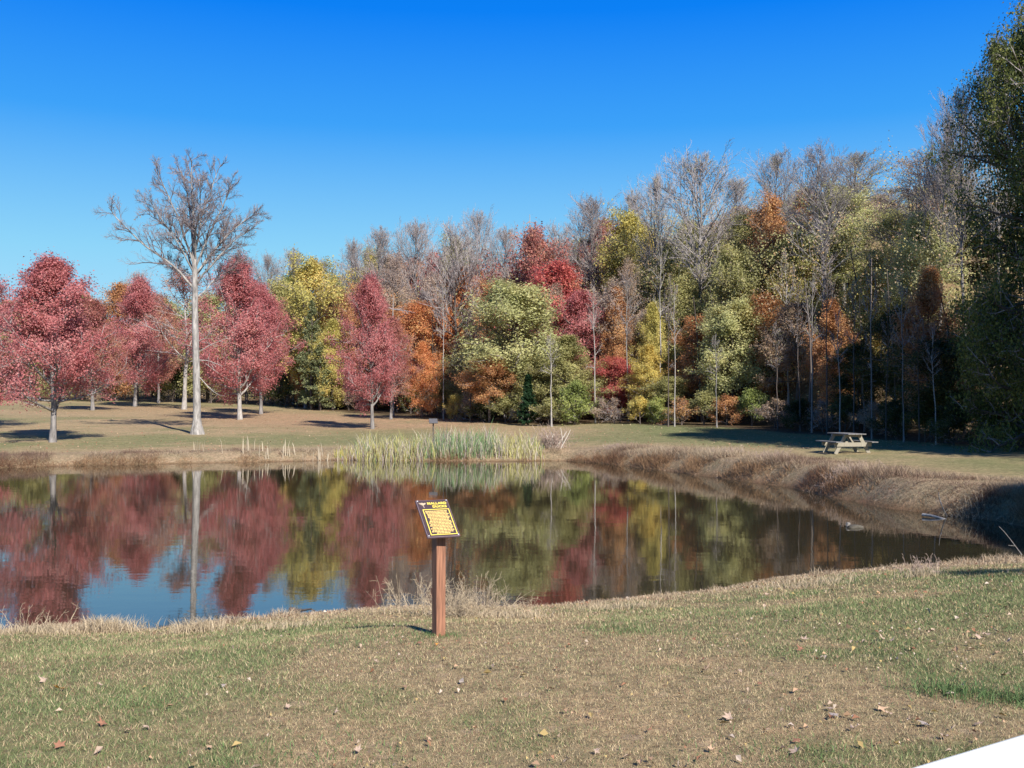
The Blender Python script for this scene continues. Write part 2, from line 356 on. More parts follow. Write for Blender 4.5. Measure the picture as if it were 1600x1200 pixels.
# ------------------------------------------------------------------ water
wm, n, l, b, o_ = mat('pond_water')
b.inputs['Base Color'].default_value = (.034, .028, .016, 1); b.inputs['Roughness'].default_value = .02; b.inputs['IOR'].default_value = 1.45; b.inputs['Specular IOR Level'].default_value = .95
g = n.new('ShaderNodeTexCoord'); mp = n.new('ShaderNodeMapping'); mp.inputs['Scale'].default_value = (1, 1.6, 1)
n1 = n.new('ShaderNodeTexNoise'); n1.inputs['Scale'].default_value = 1.3; n1.inputs['Detail'].default_value = 3; n1.inputs['Roughness'].default_value = .55
n2 = n.new('ShaderNodeTexNoise'); n2.inputs['Scale'].default_value = 8; n2.inputs['Detail'].default_value = 3
l.new(g.outputs['Object'], mp.inputs[0]); l.new(mp.outputs[0], n1.inputs['Vector']); l.new(mp.outputs[0], n2.inputs['Vector'])
ad = n.new('ShaderNodeMath'); ad.operation = 'MULTIPLY_ADD'; ad.inputs[1].default_value = .10; l.new(n2.outputs[0], ad.inputs[0]); l.new(n1.outputs[0], ad.inputs[2])
bp = n.new('ShaderNodeBump'); bp.inputs['Strength'].default_value = .035; bp.inputs['Distance'].default_value = .05
l.new(ad.outputs[0], bp.inputs['Height']); l.new(bp.outputs[0], b.inputs['Normal'])
mb = MB(); mb.add([[-44, 8, 0], [20, 8, 0], [20, 52, 0], [-44, 52, 0]], [[0, 1, 2, 3]])
tag(mb.obj('pond_water', [wm]), kind='structure')

# ------------------------------------------------------------------ tree builder
def tree_meshes(name, seed, H, hw, clear, nl, n2, n3, elev, prof, leafn, lsize, r0, lean=0.0, twr=.012, trop=.05, n4=0, cloud=.35, tips=False, k1=7, l2=.42, l3=.42, k3=4, Lv=(.78, 1.12), tsides=8, wob=.1, cut=.97):
    """returns (trunk mesh, crown mesh); bark slot 0, twig slot 0 / leaf slot 1"""
    rg = np.random.default_rng(seed)
    K = 11; P = np.zeros((1, K, 3)); t = np.linspace(0, 1, K)
    P[0, :, 2] = t * H * cut; w = np.cumsum(rg.normal(0, .012 * H, (K, 2)) * .45, 0); w[0] = 0; P[0, :, :2] = w * np.minimum(1, t * 3)[:, None]; P[0, :, 0] += lean * t * H
    rad = (r0 * (1 - t) ** .8 + .012)[None]; rad[0, 0] *= 1.35
    P = np.concatenate([P[:, :1] - [0, 0, .25], P], 1); rad = np.concatenate([rad[:, :1] * 1.15, rad], 1)
    tb = MB(); tubes(tb, P, rad, tsides)
    z0 = clear * H + (cut * .96 * H - clear * H) * np.sort(rg.random(nl)) ** .9
    tt = z0 / (H * cut); x = np.clip(tt * (K - 1), 0, K - 1.001); k = x.astype(int); fr = (x - k)[:, None]
    S = P[0, 1 + k] * (1 - fr) + P[0, np.minimum(2 + k, K)] * fr
    az = np.arange(nl) * 2.399 + rg.normal(0, .4, nl); rel = (z0 - clear * H) / (H - clear * H)
    el = (elev[0] + (elev[1] - elev[0]) * rel) + rg.normal(0, .2, nl)
    L = np.full(nl, hw * .5)
    for _ in range(8):
        tip = np.clip((z0 + L * np.sin(el) - clear * H) / (H - clear * H), 0, 1)
        L = .5 * L + .5 * hw * prof(tip) / np.maximum(np.cos(el), .25)
    L = np.minimum(L * rg.uniform(*Lv, nl), (H - z0) / np.maximum(np.sin(el), .2) * .98 + .2)
    L = np.maximum(L, .25)
    D = np.stack([np.cos(az) * np.cos(el), np.sin(az) * np.cos(el), np.sin(el)], 1)
    P1 = grow(rg, S, D, L, k1, wob, trop); rb = np.interp(tt, t, rad[0, 1:]) * .5; rb = np.minimum(rb, .02 + L * .02)
    s = np.linspace(0, 1, k1)[None]; R1 = rb[:, None] * (1 - s * .85) + .008
    tubes(tb, P1, R1, 5)
    cb = MB()
    S2, D2, L2, r2 = children(rg, P1, R1, L, n2, .75, l2, .15, .1); P2 = grow(rg, S2, D2, L2, 5, wob * 1.1, trop); R2 = np.minimum(r2 * .7, .03)[:, None] * np.linspace(1, .3, 5)[None] + twr * .5
    tubes(cb, P2, R2, 3)
    S3, D3, L3, r3 = children(rg, P2, R2, L2, n3, .7, l3, .2, .08); L3 = np.maximum(L3, .25); P3 = grow(rg, S3, D3, L3, k3, wob * 1.2, trop); R3 = twr * np.linspace(1, .45, k3)[None] * np.ones((len(P3), 1))
    tubes(cb, P3, R3, 3)
    PL = P3
    if n4:
        S4, D4, L4, r4 = children(rg, P3, R3, L3, n4, .6, .55, .2, .08); L4 = np.maximum(L4, .2); P4 = grow(rg, S4, D4, L4, 3, wob, trop); tubes(cb, P4, twr * .7 * np.linspace(1, .5, 3)[None] * np.ones((len(P4), 1)), 3); PL = P4
    if leafn > 0:
        N = len(PL); m = max(1, int(round(leafn))); cnt = m if leafn >= 1 else 1
        idx = np.repeat(np.arange(N), cnt)
        if leafn < 1: idx = idx[rg.random(len(idx)) < leafn]
        if tips: C = PL[idx, -1] + rg.normal(0, .03, (len(idx), 3))
        else:
            u = rg.random(len(idx)) * (PL.shape[1] - 1); kk = np.minimum(u.astype(int), PL.shape[1] - 2); ff = (u - kk)[:, None]
            C = PL[idx, kk] * (1 - ff) + PL[idx, kk + 1] * ff + rg.normal(0, cloud * .45, (len(idx), 3))
        leaves(cb, rg, C, lsize)
    return tb.mesh(name + '_trunk', [BARK['grey']], True), cb.mesh(name + '_crown', [BARK['twig'], LEAF['olive']])

cone = lambda t: np.interp(t, [0, .1, .28, .5, .75, .92, 1], [.55, .85, 1, .82, .52, .25, .06])
tear = lambda t: np.interp(t, [0, .12, .3, .55, .8, 1], [.5, .9, 1, .85, .48, .1])
egg = lambda t: np.interp(t, [0, .15, .4, .65, .85, 1], [.55, .85, 1, .9, .62, .2])
vase = lambda t: np.interp(t, [0, .3, .6, .8, .93, 1], [.35, .6, .92, 1, .72, .3])
VAR = {}
def var(key, H, hw, *a, **k): VAR.setdefault(key, []).append((tree_meshes(key, 100 + len(VAR) * 17 + len(VAR.get(key, [])) * 7, H, hw, *a, **k), H, hw))
for q in range(3):
    var('maple', 9.5, 3.3, .12 + .03 * q, 66, 7, 5, (.25, 1.1), [tear, cone, egg][q], 28, .095, .13, cloud=.42, l2=.46, wob=.13, twr=.006, k3=2, Lv=(.62, 1.18))
for q in range(5):
    var('round', 12, 3.6, [.06, .12, .2, .1, .28][q], 50 + 4 * (q % 2), 7, 5, (.1, 1.05), [egg, egg, vase, cone, egg][q], 19, .15, .13, cloud=.55, wob=.16, l2=.55, twr=.006, k3=2, Lv=(.6, 1.15))
for q in range(3):
    var('thin', 14, 3.0, [.3, .38, .24][q], 30, 7, 5, (.45, 1.1), egg, 8, .11, .13, cloud=.5, n4=0, twr=.010, k3=3)
for q in range(4):
    var('bare', 20, 4.0, [.42, .36, .46, .40, .33][q], 44, 9, 6, (.62, 1.15), [vase, egg, vase, egg, vase][q], [.5, .05, .8, .3, .15][q], .085, .20, n4=2, twr=.012, tips=True, l2=.55, l3=.5, trop=.06, wob=.08)
for q in range(3):
    var('slender', 13, 1.6, [.45, .35, .55][q], 14, 5, 3, (.5, 1.1), egg, [1.2, 2.5, .6][q], .11, .10, twr=.010, cloud=.4)
for q in range(4):
    var('shrub', 2.6, 1.6, .03, 20, 6, 4, (.5, 1.15), egg, [18, 18, 7, 2][q], .10, .035, cloud=.25, twr=.009, wob=.2)
var('oak', 17, 5.4, .03, 120, 9, 5, (-.12, .9), (lambda t: np.interp(t, [0, .3, .6, .8, .92, 1], [.85, 1, 1, .95, .75, .3])), 28, .125, .30, cloud=.6, wob=.14, l2=.42, twr=.008, k3=2, Lv=(.8, 1.1))
ORD = ['first', 'second', 'third', 'fourth', 'fifth', 'sixth', 'seventh', 'eighth', 'ninth', 'tenth', 'eleventh', 'twelfth', 'thirteenth', 'fourteenth', 'fifteenth', 'sixteenth', 'seventeenth', 'eighteenth', 'nineteenth', 'twentieth']

def put(name, kind, vi, px, D, ytop, hwpx, leaf, bark, label, cat='tree', group=None, twig='twig', rz=None, xoff=None, H=None, loc=None):
    (tm, cm), H0, hw0 = VAR[kind][vi % len(VAR[kind])]
    p = at(px, D) if loc is None else Vector((loc[0], loc[1], gz(*loc)))
    if H is None: H = (CAMZ - p.z) + (HZ - ytop) / F * D
    hw = hwpx / F * D * (1.34 if kind == 'round' and D > 50 else 1.2 if kind in ('round', 'bare', 'thin') else 1.0); s, z = hw / hw0, H / H0
    e = empty(name, p, random.uniform(0, 6.28) if rz is None else rz); tag(e, label, cat, group)
    t = link('trunk', tm, e); c = link('crown', cm, e)
    for o in (t, c): o.scale = (s, s, z)
    t.scale = ((s + z) / 2 if kind != 'shrub' else s,) * 2 + (z,) if False else (s, s, z)
    t.material_slots[0].link = 'OBJECT'; t.material_slots[0].material = BARK[bark]
    c.material_slots[0].link = 'OBJECT'; c.material_slots[0].material = BARK[twig]
    c.material_slots[1].link = 'OBJECT'; c.material_slots[1].material = LEAF[leaf]
    return e

# the maples standing on the far lawn
G_M = 'red maples on the far lawn'
for a in [
 ('maple', 1, 83, 50.5, 408, 108, 'crimson', 'grey', 'red maple with a forked lower trunk, closest of the maples to the pond edge'),
 ('maple', 2, -35, 62, 440, 95, 'crimson', 'grey', 'red maple cut off by the left edge of the view'),
 ('maple', 0, 211, 104, 443, 62, 'crimson', 'grey', 'small looking red maple far back on the lawn, left of the tall bare tree'),
 ('maple', 1, 145, 92, 470, 62, 'dullred', 'grey', 'dull red maple behind the forked maple, filling the gap to its right'),
 ('maple', 2, 248, 116, 470, 45, 'dullred', 'grey', 'brownish red maple deepest on the lawn, just left of the tall bare tree'),
 ('thin', 0, 288, 97, 425, 62, 'dullred', 'pale', 'thin leaved brownish red tree with pale twin stems beside the bare tree trunk'),
 ('maple', 0, 375, 77, 410, 80, 'crimson', 'pale', 'broad red maple with a pale trunk right behind the tall bare tree'),
 ('maple', 2, 408, 88, 455, 58, 'crimson', 'grey', 'darker red maple tucked behind the right side of the broad maple'),
 ('maple', 0, 582, 65, 440, 62, 'crimson', 'grey', 'teardrop shaped red maple standing alone in front of the woods, dark round shadow beside it'),
 ('maple', 1, 611, 79, 500, 48, 'dullred', 'grey', 'shorter red maple behind the right edge of the teardrop shaped maple'),
]: put('red_maple', *a[:8], a[8], 'tree', G_M)

# leafy trees of the wood edge
EDGE = [
 ('round', 1, 30, 128, 470, 60, 'olive', 'dark', 'olive tree far behind the forked red maple'),
 ('round', 3, 130, 128, 462, 45, 'green', 'dark', 'green tree on the left skyline above the dull red maple'),
 ('round', 0, 182, 122, 446, 40, 'rust', 'dark', 'rust tree on the left skyline before the far back maple'),
 ('round', 4, 250, 128, 470, 50, 'olive', 'dark', 'olive tree filling the gap left of the bare tree trunk'),
 ('round', 1, 325, 120, 462, 50, 'palegreen', 'dark', 'pale green tree behind the bare tree and broad maple'),
 ('round', 2, 478, 104, 417, 52, 'oliveyellow', 'grey', 'round topped pale yellow green tree between the two big red maples'),
 ('round', 1, 440, 112, 445, 40, 'olive', 'dark', 'olive tree rising out of the right side of the broad red maple'),
 ('round', 0, 528, 110, 452, 36, 'rust', 'dark', 'rust brown tree immediately left of the teardrop maple'),
 ('round', 3, 520, 98, 500, 30, 'oliveyellow', 'dark', 'lower yellowish tree left of the teardrop maple'),
 ('round', 4, 652, 90, 478, 42, 'orange', 'dark', 'orange tree right behind the teardrop maple'),
 ('round', 3, 660, 80, 535, 26, 'orange', 'dark', 'low bright orange tree touching the teardrop maple on its right'),
 ('round', 4, 715, 90, 425, 34, 'orange', 'dark', 'narrow orange red tree behind the dark straight trunk'),
 ('round', 1, 610, 104, 440, 40, 'mauve', 'dark', 'brownish tree behind the top of the teardrop maple'),
 ('round', 0, 735, 82, 540, 40, 'olive', 'dark', 'olive understory tree at the foot of the narrow orange tree'),
 ('round', 1, 680, 98, 430, 40, 'mauve', 'grey', 'greyish brown tree under the bare tops left of the narrow orange tree'),
 ('round', 2, 768, 84, 455, 34, 'rust', 'dark', 'rust tree between the narrow orange tree and the broad olive tree'),
 ('round', 1, 800, 74, 445, 74, 'palegreen', 'dark', 'broad pale olive tree in the middle of the wood edge'),
 ('round', 2, 845, 86, 375, 55, 'dullred', 'grey', 'pinkish brown tree topping the red trees right of the dead snag'),
 ('round', 4, 868, 80, 418, 58, 'red', 'dark', 'deep red tree above the broad olive tree'),
 ('round', 0, 908, 76, 458, 40, 'crimson', 'dark', 'magenta red tree left of the brown bare thicket'),
 ('round', 3, 890, 71, 525, 50, 'olive', 'dark', 'olive tree under the magenta red tree'),
 ('round', 1, 845, 72, 560, 40, 'olive', 'dark', 'low olive tree beside the small dark cedar'),
 ('round', 4, 765, 73, 560, 38, 'rust', 'dark', 'low rust tree under the broad pale olive tree'),
 ('thin', 1, 955, 76, 440, 50, 'mauve', 'grey', 'brown nearly leafless tree right of the magenta tree'),
 ('round', 2, 985, 86, 348, 52, 'oliveyellow', 'grey', 'tall yellowish tree with an orange tinged top'),
 ('round', 1, 960, 72, 560, 36, 'red', 'dark', 'small red tree left of the bright yellow tree'),
 ('round', 3, 1015, 69, 540, 30, 'yellow', 'dark', 'bright yellow tree before the pair of pale thin trunks'),
 ('round', 4, 1045, 80, 392, 55, 'olive', 'grey', 'olive brown tree below the great fan shaped bare tree'),
 ('round', 0, 1040, 68, 590, 36, 'olive', 'dark', 'dark olive understory tree under the pale thin trunks'),
 ('round', 1, 1090, 69, 500, 38, 'rust', 'dark', 'rust tree at the trunk of the great fan shaped bare tree'),
 ('round', 2, 1120, 84, 375, 52, 'mauve', 'grey', 'greyish tree right behind the fan shaped bare tree'),
 ('round', 4, 1165, 78, 340, 48, 'olive', 'grey', 'light olive tree under the gap in the bare tops'),
 ('round', 1, 1145, 66, 475, 55, 'palegreen', 'dark', 'rounded grey green tree at the wood edge left of the dark woods'),
 ('round', 3, 1165, 70, 452, 26, 'yellow', 'dark', 'small yellow tree just over the rounded grey green tree'),
 ('round', 2, 1200, 73, 322, 40, 'rust', 'grey', 'tall rusty orange tree reaching into the bare tops'),
 ('round', 0, 1245, 69, 368, 48, 'oliveyellow', 'grey', 'yellow leaved tree right of the tall rusty one'),
 ('round', 1, 1200, 66, 465, 40, 'rust', 'dark', 'dome shaped rust tree below the tall rusty one'),
 ('round', 4, 1245, 62, 480, 45, 'brown', 'dark', 'brown tree at the start of the dark woods'),
 ('round', 2, 1320, 68, 300, 58, 'palegreen', 'grey', 'tall pale green tree above the picnic table'),
 ('round', 0, 1350, 60, 425, 44, 'yellow', 'dark', 'yellow tree half way up the woods above the picnic table'),
 ('round', 3, 1300, 58, 470, 40, 'rust', 'dark', 'rust tree in the dark woods left of the picnic table'),
 ('round', 1, 1400, 62, 330, 50, 'olive', 'grey', 'olive tree right of the tall pale green tree'),
 ('thin', 2, 1440, 58, 238, 60, 'brown', 'grey', 'tall tree with thin brown leaves beside the big dark oak'),
 ('round', 4, 1445, 56, 340, 52, 'palegreen', 'dark', 'grey green tree beneath the thin brown leaved one'),
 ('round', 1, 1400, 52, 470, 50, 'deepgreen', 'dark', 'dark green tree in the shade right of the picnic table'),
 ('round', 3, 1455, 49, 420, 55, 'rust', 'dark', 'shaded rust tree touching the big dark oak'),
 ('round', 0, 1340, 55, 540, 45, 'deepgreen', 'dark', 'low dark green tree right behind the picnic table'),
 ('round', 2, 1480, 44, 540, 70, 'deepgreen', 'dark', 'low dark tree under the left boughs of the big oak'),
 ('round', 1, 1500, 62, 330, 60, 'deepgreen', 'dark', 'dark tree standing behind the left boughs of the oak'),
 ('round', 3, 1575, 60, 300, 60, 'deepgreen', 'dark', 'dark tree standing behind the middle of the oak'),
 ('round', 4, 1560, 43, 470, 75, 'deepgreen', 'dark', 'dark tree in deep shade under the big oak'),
]
for a in EDGE: put('woodland_tree', *a[:8], a[8], 'tree', 'leafy trees along the wood edge')
put('oak_tree', 'oak', 0, 1632, 37, 45, 140, 'oak', 'dark', 'huge dark green oak with a sunlit yellowish top filling the right edge', 'tree', None, 'twig')

# bare trees on the skyline
BARE = [(215, 128, 430, 24), (385, 126, 402, 30), (414, 126, 405, 26), (455, 130, 393, 32), (505, 126, 413, 30), (555, 113, 383, 30), (592, 110, 360, 36), (650, 106, 353, 40), (708, 88, 342, 48), (745, 100, 337, 30), (790, 96, 362, 32), (868, 94, 345, 38), (925, 86, 316, 46), (985, 88, 304, 38), (1022, 80, 283, 34), (1087, 74, 250, 66), (1150, 84, 282, 42), (1212, 75, 244, 42), (1288, 66, 220, 58), (1345, 69, 243, 50), (1395, 72, 296, 38), (1468, 55, 180, 50), (1510, 52, 150, 44), (1560, 50, 70, 40)]
BL = ['small bare treetop above the far back maple, left of the tall bare tree', 'bare tree showing over the broad red maple, leftmost of a row', 'bare tree showing over the right shoulder of the broad red maple', 'bare tree with a rounded top above the olive tree by the broad maple', 'bare tree behind the round topped yellow green tree',
 'bare tree at the point where the high skyline begins, left of the teardrop maple', 'bare tree right above the teardrop maple', 'bare tree on the skyline right of the teardrop maple', 'bare tree with a long dark straight trunk in front of the narrow orange tree', 'bare tree with a pointed top right of the dark straight trunk',
 'bare tree just left of the dead snag', 'bare tree just right of the dead snag', 'tall bare tree with a forked pale trunk behind the magenta red tree', 'bare tree over the tall yellowish tree', 'slim bare tree directly left of the great fan shaped one',
 'great fan shaped bare tree, the widest crown on the skyline', 'bare tree directly right of the great fan shaped one', 'bare tree growing behind the tall rusty orange tree', 'highest bare tree left of the oak, with a straight dark trunk', 'bare tree behind the tall pale green tree',
 'low bare tree in the dip of the skyline near the oak', 'mauve bare tree leaning against the left side of the big oak', 'bare tree poking out behind the upper left of the big oak', 'bare twiggy tree behind the top of the big oak']
for q, (a, t) in enumerate(zip(BARE, BL)):
    put('bare_tree', 'bare', q + (q // 5), *a, 'palegreen' if q > 12 else 'brown', 'grey' if q != 8 else 'dark', t, 'tree', 'bare trees on the skyline')

# slender trunks along the edge
SL = [(693, 83, 432, 14, 'pale', 'slim pale trunk beside the narrow orange tree'), (735, 78, 480, 16, 'dark', 'slim dark trunk at the left of the broad olive tree'), (752, 80, 470, 14, 'grey', 'slim grey trunk touching the broad olive tree'),
 (862, 70, 520, 18, 'pale', 'slim leaning pale stem beside the small cedar'), (930, 72, 440, 18, 'pale', 'slim pale trunk under the magenta tree'), (982, 74, 420, 18, 'grey', 'slim grey trunk left of the bright yellow tree'), (1032, 74, 370, 20, 'pale', 'tall slim white trunk above the bright yellow tree'),
 (1044, 66, 430, 14, 'dark', 'left one of the thin trunk pair right of the bright yellow tree'), (1054, 66, 440, 14, 'pale', 'right one of the thin trunk pair right of the bright yellow tree'), (1120, 64, 520, 16, 'grey', 'short slim trunk left of the rounded grey green tree'), (1232, 68, 390, 24, 'pale', 'slim pale trunk in front of the yellow leaved tree'),
 (1250, 59, 440, 18, 'dark', 'slim dark trunk where the dark woods start'), (1268, 57, 420, 18, 'grey', 'slim grey trunk left behind the picnic table'), (1292, 55, 380, 20, 'dark', 'tall slim dark trunk directly over the left bench of the table'), (1312, 54, 480, 16, 'pale', 'slim pale trunk above the table top'), (1334, 53, 430, 18, 'dark', 'slim dark trunk above the right bench of the table'),
 (1362, 51, 400, 18, 'grey', 'slim grey trunk just right of the table'), (1384, 50, 450, 16, 'dark', 'slim dark trunk in the shade further right of the table'), (1412, 48, 430, 18, 'grey', 'slim grey trunk deep in the shaded woods'), (1436, 47, 480, 18, 'dark', 'slim dark trunk near the left boughs of the oak'), (1462, 46, 500, 18, 'pale', 'slim pale trunk under the left boughs of the oak'), (1215, 61, 500, 16, 'dark', 'slim dark trunk right of the rounded grey green tree')]
for q, (px, D, yt, hw, bk, t) in enumerate(SL): put('slender_tree', 'slender', q, px, D - 3.5, yt, hw, ['olive', 'brown', 'rust'][q % 3], bk, t, 'tree', 'slender trunks at the wood edge')

# shrubs at the foot of the woods
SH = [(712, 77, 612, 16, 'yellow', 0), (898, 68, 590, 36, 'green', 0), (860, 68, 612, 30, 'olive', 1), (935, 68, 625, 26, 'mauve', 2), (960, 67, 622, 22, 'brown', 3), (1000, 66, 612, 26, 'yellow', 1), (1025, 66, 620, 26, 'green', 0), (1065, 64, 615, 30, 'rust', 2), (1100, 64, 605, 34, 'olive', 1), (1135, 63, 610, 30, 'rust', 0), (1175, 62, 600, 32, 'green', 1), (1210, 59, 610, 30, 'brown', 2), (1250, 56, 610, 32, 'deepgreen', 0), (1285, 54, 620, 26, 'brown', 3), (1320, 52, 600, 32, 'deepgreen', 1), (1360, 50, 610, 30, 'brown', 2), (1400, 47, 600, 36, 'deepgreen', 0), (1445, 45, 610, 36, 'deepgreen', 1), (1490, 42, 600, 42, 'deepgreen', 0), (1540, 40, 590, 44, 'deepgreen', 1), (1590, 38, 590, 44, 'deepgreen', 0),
 (820, 71, 628, 22, 'brown', 3), (790, 72, 612, 28, 'olive', 1), (755, 74, 610, 26, 'deepgreen', 0), (735, 76, 605, 24, 'brown', 2), (690, 82, 600, 24, 'olive', 1), (668, 84, 610, 20, 'brown', 2), (642, 90, 605, 20, 'deepgreen', 0), (545, 98, 600, 22, 'brown', 2), (515, 101, 600, 22, 'olive', 1), (490, 104, 605, 20, 'green', 0), (465, 106, 590, 22, 'rust', 1), (447, 108, 595, 22, 'deepgreen', 0), (425, 112, 605, 18, 'brown', 2), (20, 122, 590, 40, 'deepgreen', 1), (90, 122, 595, 36, 'olive', 0), (150, 120, 595, 36, 'brown', 2), (270, 120, 590, 36, 'deepgreen', 0), (330, 118, 590, 36, 'olive', 1), (385, 115, 595, 30, 'deepgreen', 1)]
CN = {'yellow': 'yellow', 'green': 'light green', 'olive': 'olive', 'mauve': 'pinkish brown', 'brown': 'thin brown', 'rust': 'rust coloured', 'deepgreen': 'dark green'}
def near_mark(px):
    M = [(20, 'behind the left forked maple'), (110, 'behind the forked maple, to its right'), (170, 'far back near the small looking maple'), (270, 'behind the tall bare tree'), (375, 'behind the broad red maple'), (440, 'at the right side of the broad red maple'), (480, 'under the round topped yellow green tree'), (530, 'left of the teardrop maple'), (650, 'right of the teardrop maple'), (700, 'under the narrow orange tree'), (745, 'at the left foot of the broad pale olive tree'), (800, 'under the broad pale olive tree'), (860, 'right of the small cedar'), (910, 'beneath the magenta red tree'), (955, 'left below the bright yellow tree'), (1015, 'below the bright yellow tree'), (1070, 'under the great fan shaped bare tree'), (1120, 'left below the rounded grey green tree'), (1175, 'right below the rounded grey green tree'), (1225, 'where the woods turn dark'), (1275, 'left behind the picnic table'), (1325, 'right behind the picnic table'), (1385, 'in the shade right of the picnic table'), (1450, 'in the shade left of the oak trunk'), (1488, 'at the left tip of the oak boughs'), (1530, 'under the left half of the oak'), (1590, 'under the oak at the right edge')]
    return min(M, key=lambda m: abs(m[0] - px))[1]
for px, D, yt, hw, lf, v in SH: put('shrub', 'shrub', v, px, D, yt, hw * 1.15, lf, 'dark', f'{CN[lf]} shrub {near_mark(px)}', 'shrub', 'shrubs at the foot of the woods', H=max(1.5, (640 - yt) / F * D + .4))

# trees standing deeper in the woods, behind the edge
rd = random.Random(21)
SKX = [445, 500, 540, 590, 650, 708, 745, 800, 870, 925, 985, 1022, 1087, 1150, 1212, 1288, 1345, 1400, 1445, 1500]
SKY = [430, 430, 400, 372, 370, 365, 372, 375, 370, 352, 335, 330, 320, 318, 295, 280, 285, 310, 275, 210]
IN_W = [(0, 620, ['olive', 'oliveyellow', 'mauve', 'rust', 'green', 'brown']), (620, 760, ['orange', 'mauve', 'rust', 'olive', 'brown', 'red']), (760, 960, ['red', 'mauve', 'brown', 'dullred', 'olive', 'oliveyellow', 'orange']), (960, 1180, ['olive', 'oliveyellow', 'brown', 'palegreen', 'mauve', 'olive', 'rust']), (1180, 1320, ['oliveyellow', 'rust', 'olive', 'brown', 'yellow', 'palegreen']), (1320, 1700, ['palegreen', 'olive', 'oliveyellow', 'brown', 'rust', 'mauve'])]
CNW = {'olive': 'olive', 'oliveyellow': 'olive yellow', 'mauve': 'greyish brown', 'rust': 'rust coloured', 'green': 'green', 'brown': 'brown', 'orange': 'orange', 'red': 'red', 'dullred': 'dull red', 'palegreen': 'pale green', 'yellow': 'yellow'}
used = {}
for row, (dd, dy0, dy1, step, rn) in enumerate([(10, 70, 170, 34, 'second row'), (19, 30, 110, 36, 'middle of the woods'), (31, 8, 60, 38, 'back of the woods')]):
    px = (449, 460, 455)[row]
    while px < 1500:
        xx = (px - 800) / F * 75; D = float(forest_line(np.array([(px - 800) / F * float(forest_line(np.array([xx]))[0])]))[0]) + dd + rd.uniform(-3, 3)
        cs = [c for a, b_, c in IN_W if a <= px < b_][0]; lf = rd.choice(cs); yt = float(np.interp(px, SKX, SKY)) + rd.uniform(dy0, dy1) - row * 4
        lb = f'{CNW[lf]} tree, {rn}, {near_mark(px)}'; used[lb] = used.get(lb, 0) + 1
        if used[lb] > 1: lb = 'another ' + lb if used[lb] == 2 else ORD[used[lb] - 1] + ' ' + lb
        put('woodland_tree', 'thin' if lf in ('mauve', 'brown') and rd.random() < .6 else 'round', rd.randrange(5), px, D, yt, rd.uniform(26, 44), lf, rd.choice(['dark', 'grey', 'pale']), lb, 'tree', 'trees deeper in the woods')
        px += step * rd.uniform(.6, 1.4)

# offscreen trees on the right whose shade falls on the bank, the lawn and the woods
for q, (px_, py_, H, hw) in enumerate([(18.8, 7.9, 12.3, 3.1), (25, 24, 18, 4.6), (17.0, 5.2, 11.5, 2.6), (9.5, 5.6, 5.6, 1.3), (23.5, 30, 19, 4.4), (26.5, 35, 19, 4.8), (22.6, 38, 17, 4.0)]):
    e = put('shade_tree', 'thin' if H < 6 else 'round', q, 0, 1, 0, hw * F, 'oak', 'dark', f'broad green tree outside the right of the view, {ORD[q]} along the path', 'tree', 'green trees right of the view', H=H, loc=(px_, py_))

# interior of the woods: one mass nobody could count
rg = np.random.default_rng(55); fb = MB()
N = 380000; fx = rg.uniform(-105, 60, N); back = rg.random(N) ** 2.0
fy = forest_line(fx) + 14 + back * 42
z0 = height(fx, fy); hmax = 8.5 + 5.0 * fbm(fx, fy, .22, 61) + rg.normal(0, .3, N) - 5 * back; hmax = np.where(fx < -18, hmax * .8, hmax)
zz = z0 + rg.random(N) ** .9 * hmax
keep = (fbm(fx * 1.7 + zz * .6, fy * 1.3 + zz, .35, 71, 3) > .40) & (np.hypot(fx, fy) > 46)
C = np.stack([fx, fy, zz], 1)[keep]
hue = fbm(C[:, 0] + C[:, 2] * .4, C[:, 1], .16, 81, 2); h2 = fbm(C[:, 0] - C[:, 2] * .6, C[:, 1] + C[:, 2] * 1.3, .33, 91, 3) + rg.normal(0, .022, len(C))
pal = np.array([[.15, .13, .07], [.22, .17, .11], [.22, .21, .09], [.27, .25, .12], [.31, .20, .10], [.26, .19, .13], [.24, .22, .12], [.36, .30, .10]])
ci = np.clip(((h2 - .2) / .6 * 8).astype(int), 0, 7); lc = pal[ci] * 1.45 * rg.uniform(.8, 1.2, (len(C), 1)) * (.8 + .4 * hue[:, None])
n_ = norm(rg.normal(0, .6, C.shape) + np.array([.25, -.75, .45])); a = norm(np.cross(n_, rg.normal(0, 1, C.shape))); b_ = np.cross(n_, a); s = .15 * rg.uniform(.6, 1.3, (len(C), 1)) * np.interp(C[:, 1:2], [45, 130], [.7, 1.35])
V = np.stack([C - a * s * .5, C + a * s * .5, C + b_ * s * .8], 1)
fb.add(V.reshape(-1, 3), np.arange(len(C) * 3).reshape(-1, 3), 0, None, lc)
N = 420; fx = rg.uniform(-100, 70, N); fy = forest_line(fx) + rg.uniform(6, 34, N); k = np.hypot(fx, fy) > 42; fx, fy = fx[k], fy[k]
S = np.stack([fx, fy, height(fx, fy) - .2], 1); P_ = grow(rg, S, np.tile([0, 0, 1.], (len(S), 1)) + rg.normal(0, .05, S.shape), rg.uniform(5, 9.5, len(S)), 6, .05, .1)
nf = len(S) * 5 * 5; tb_c = np.repeat(np.array([[.13, .105, .09]]) * rg.uniform(.5, 2.2, (len(S), 1)), 25, 0)
rr = rg.uniform(.04, .10, len(S))[:, None] * np.linspace(1, .3, 6)[None]
i0 = len(fb.f); tubes(fb, P_, rr, 5); f_ = fb.f[i0]; fb.f[i0] = (f_[0], 0, f_[2], tb_c)
tag(fb.obj('distant_woods', [col_mat('woods_mass', .8, .35)]), 'brown and olive tangle of trunks and leaves deep inside the woods', 'woods', None, 'stuff')

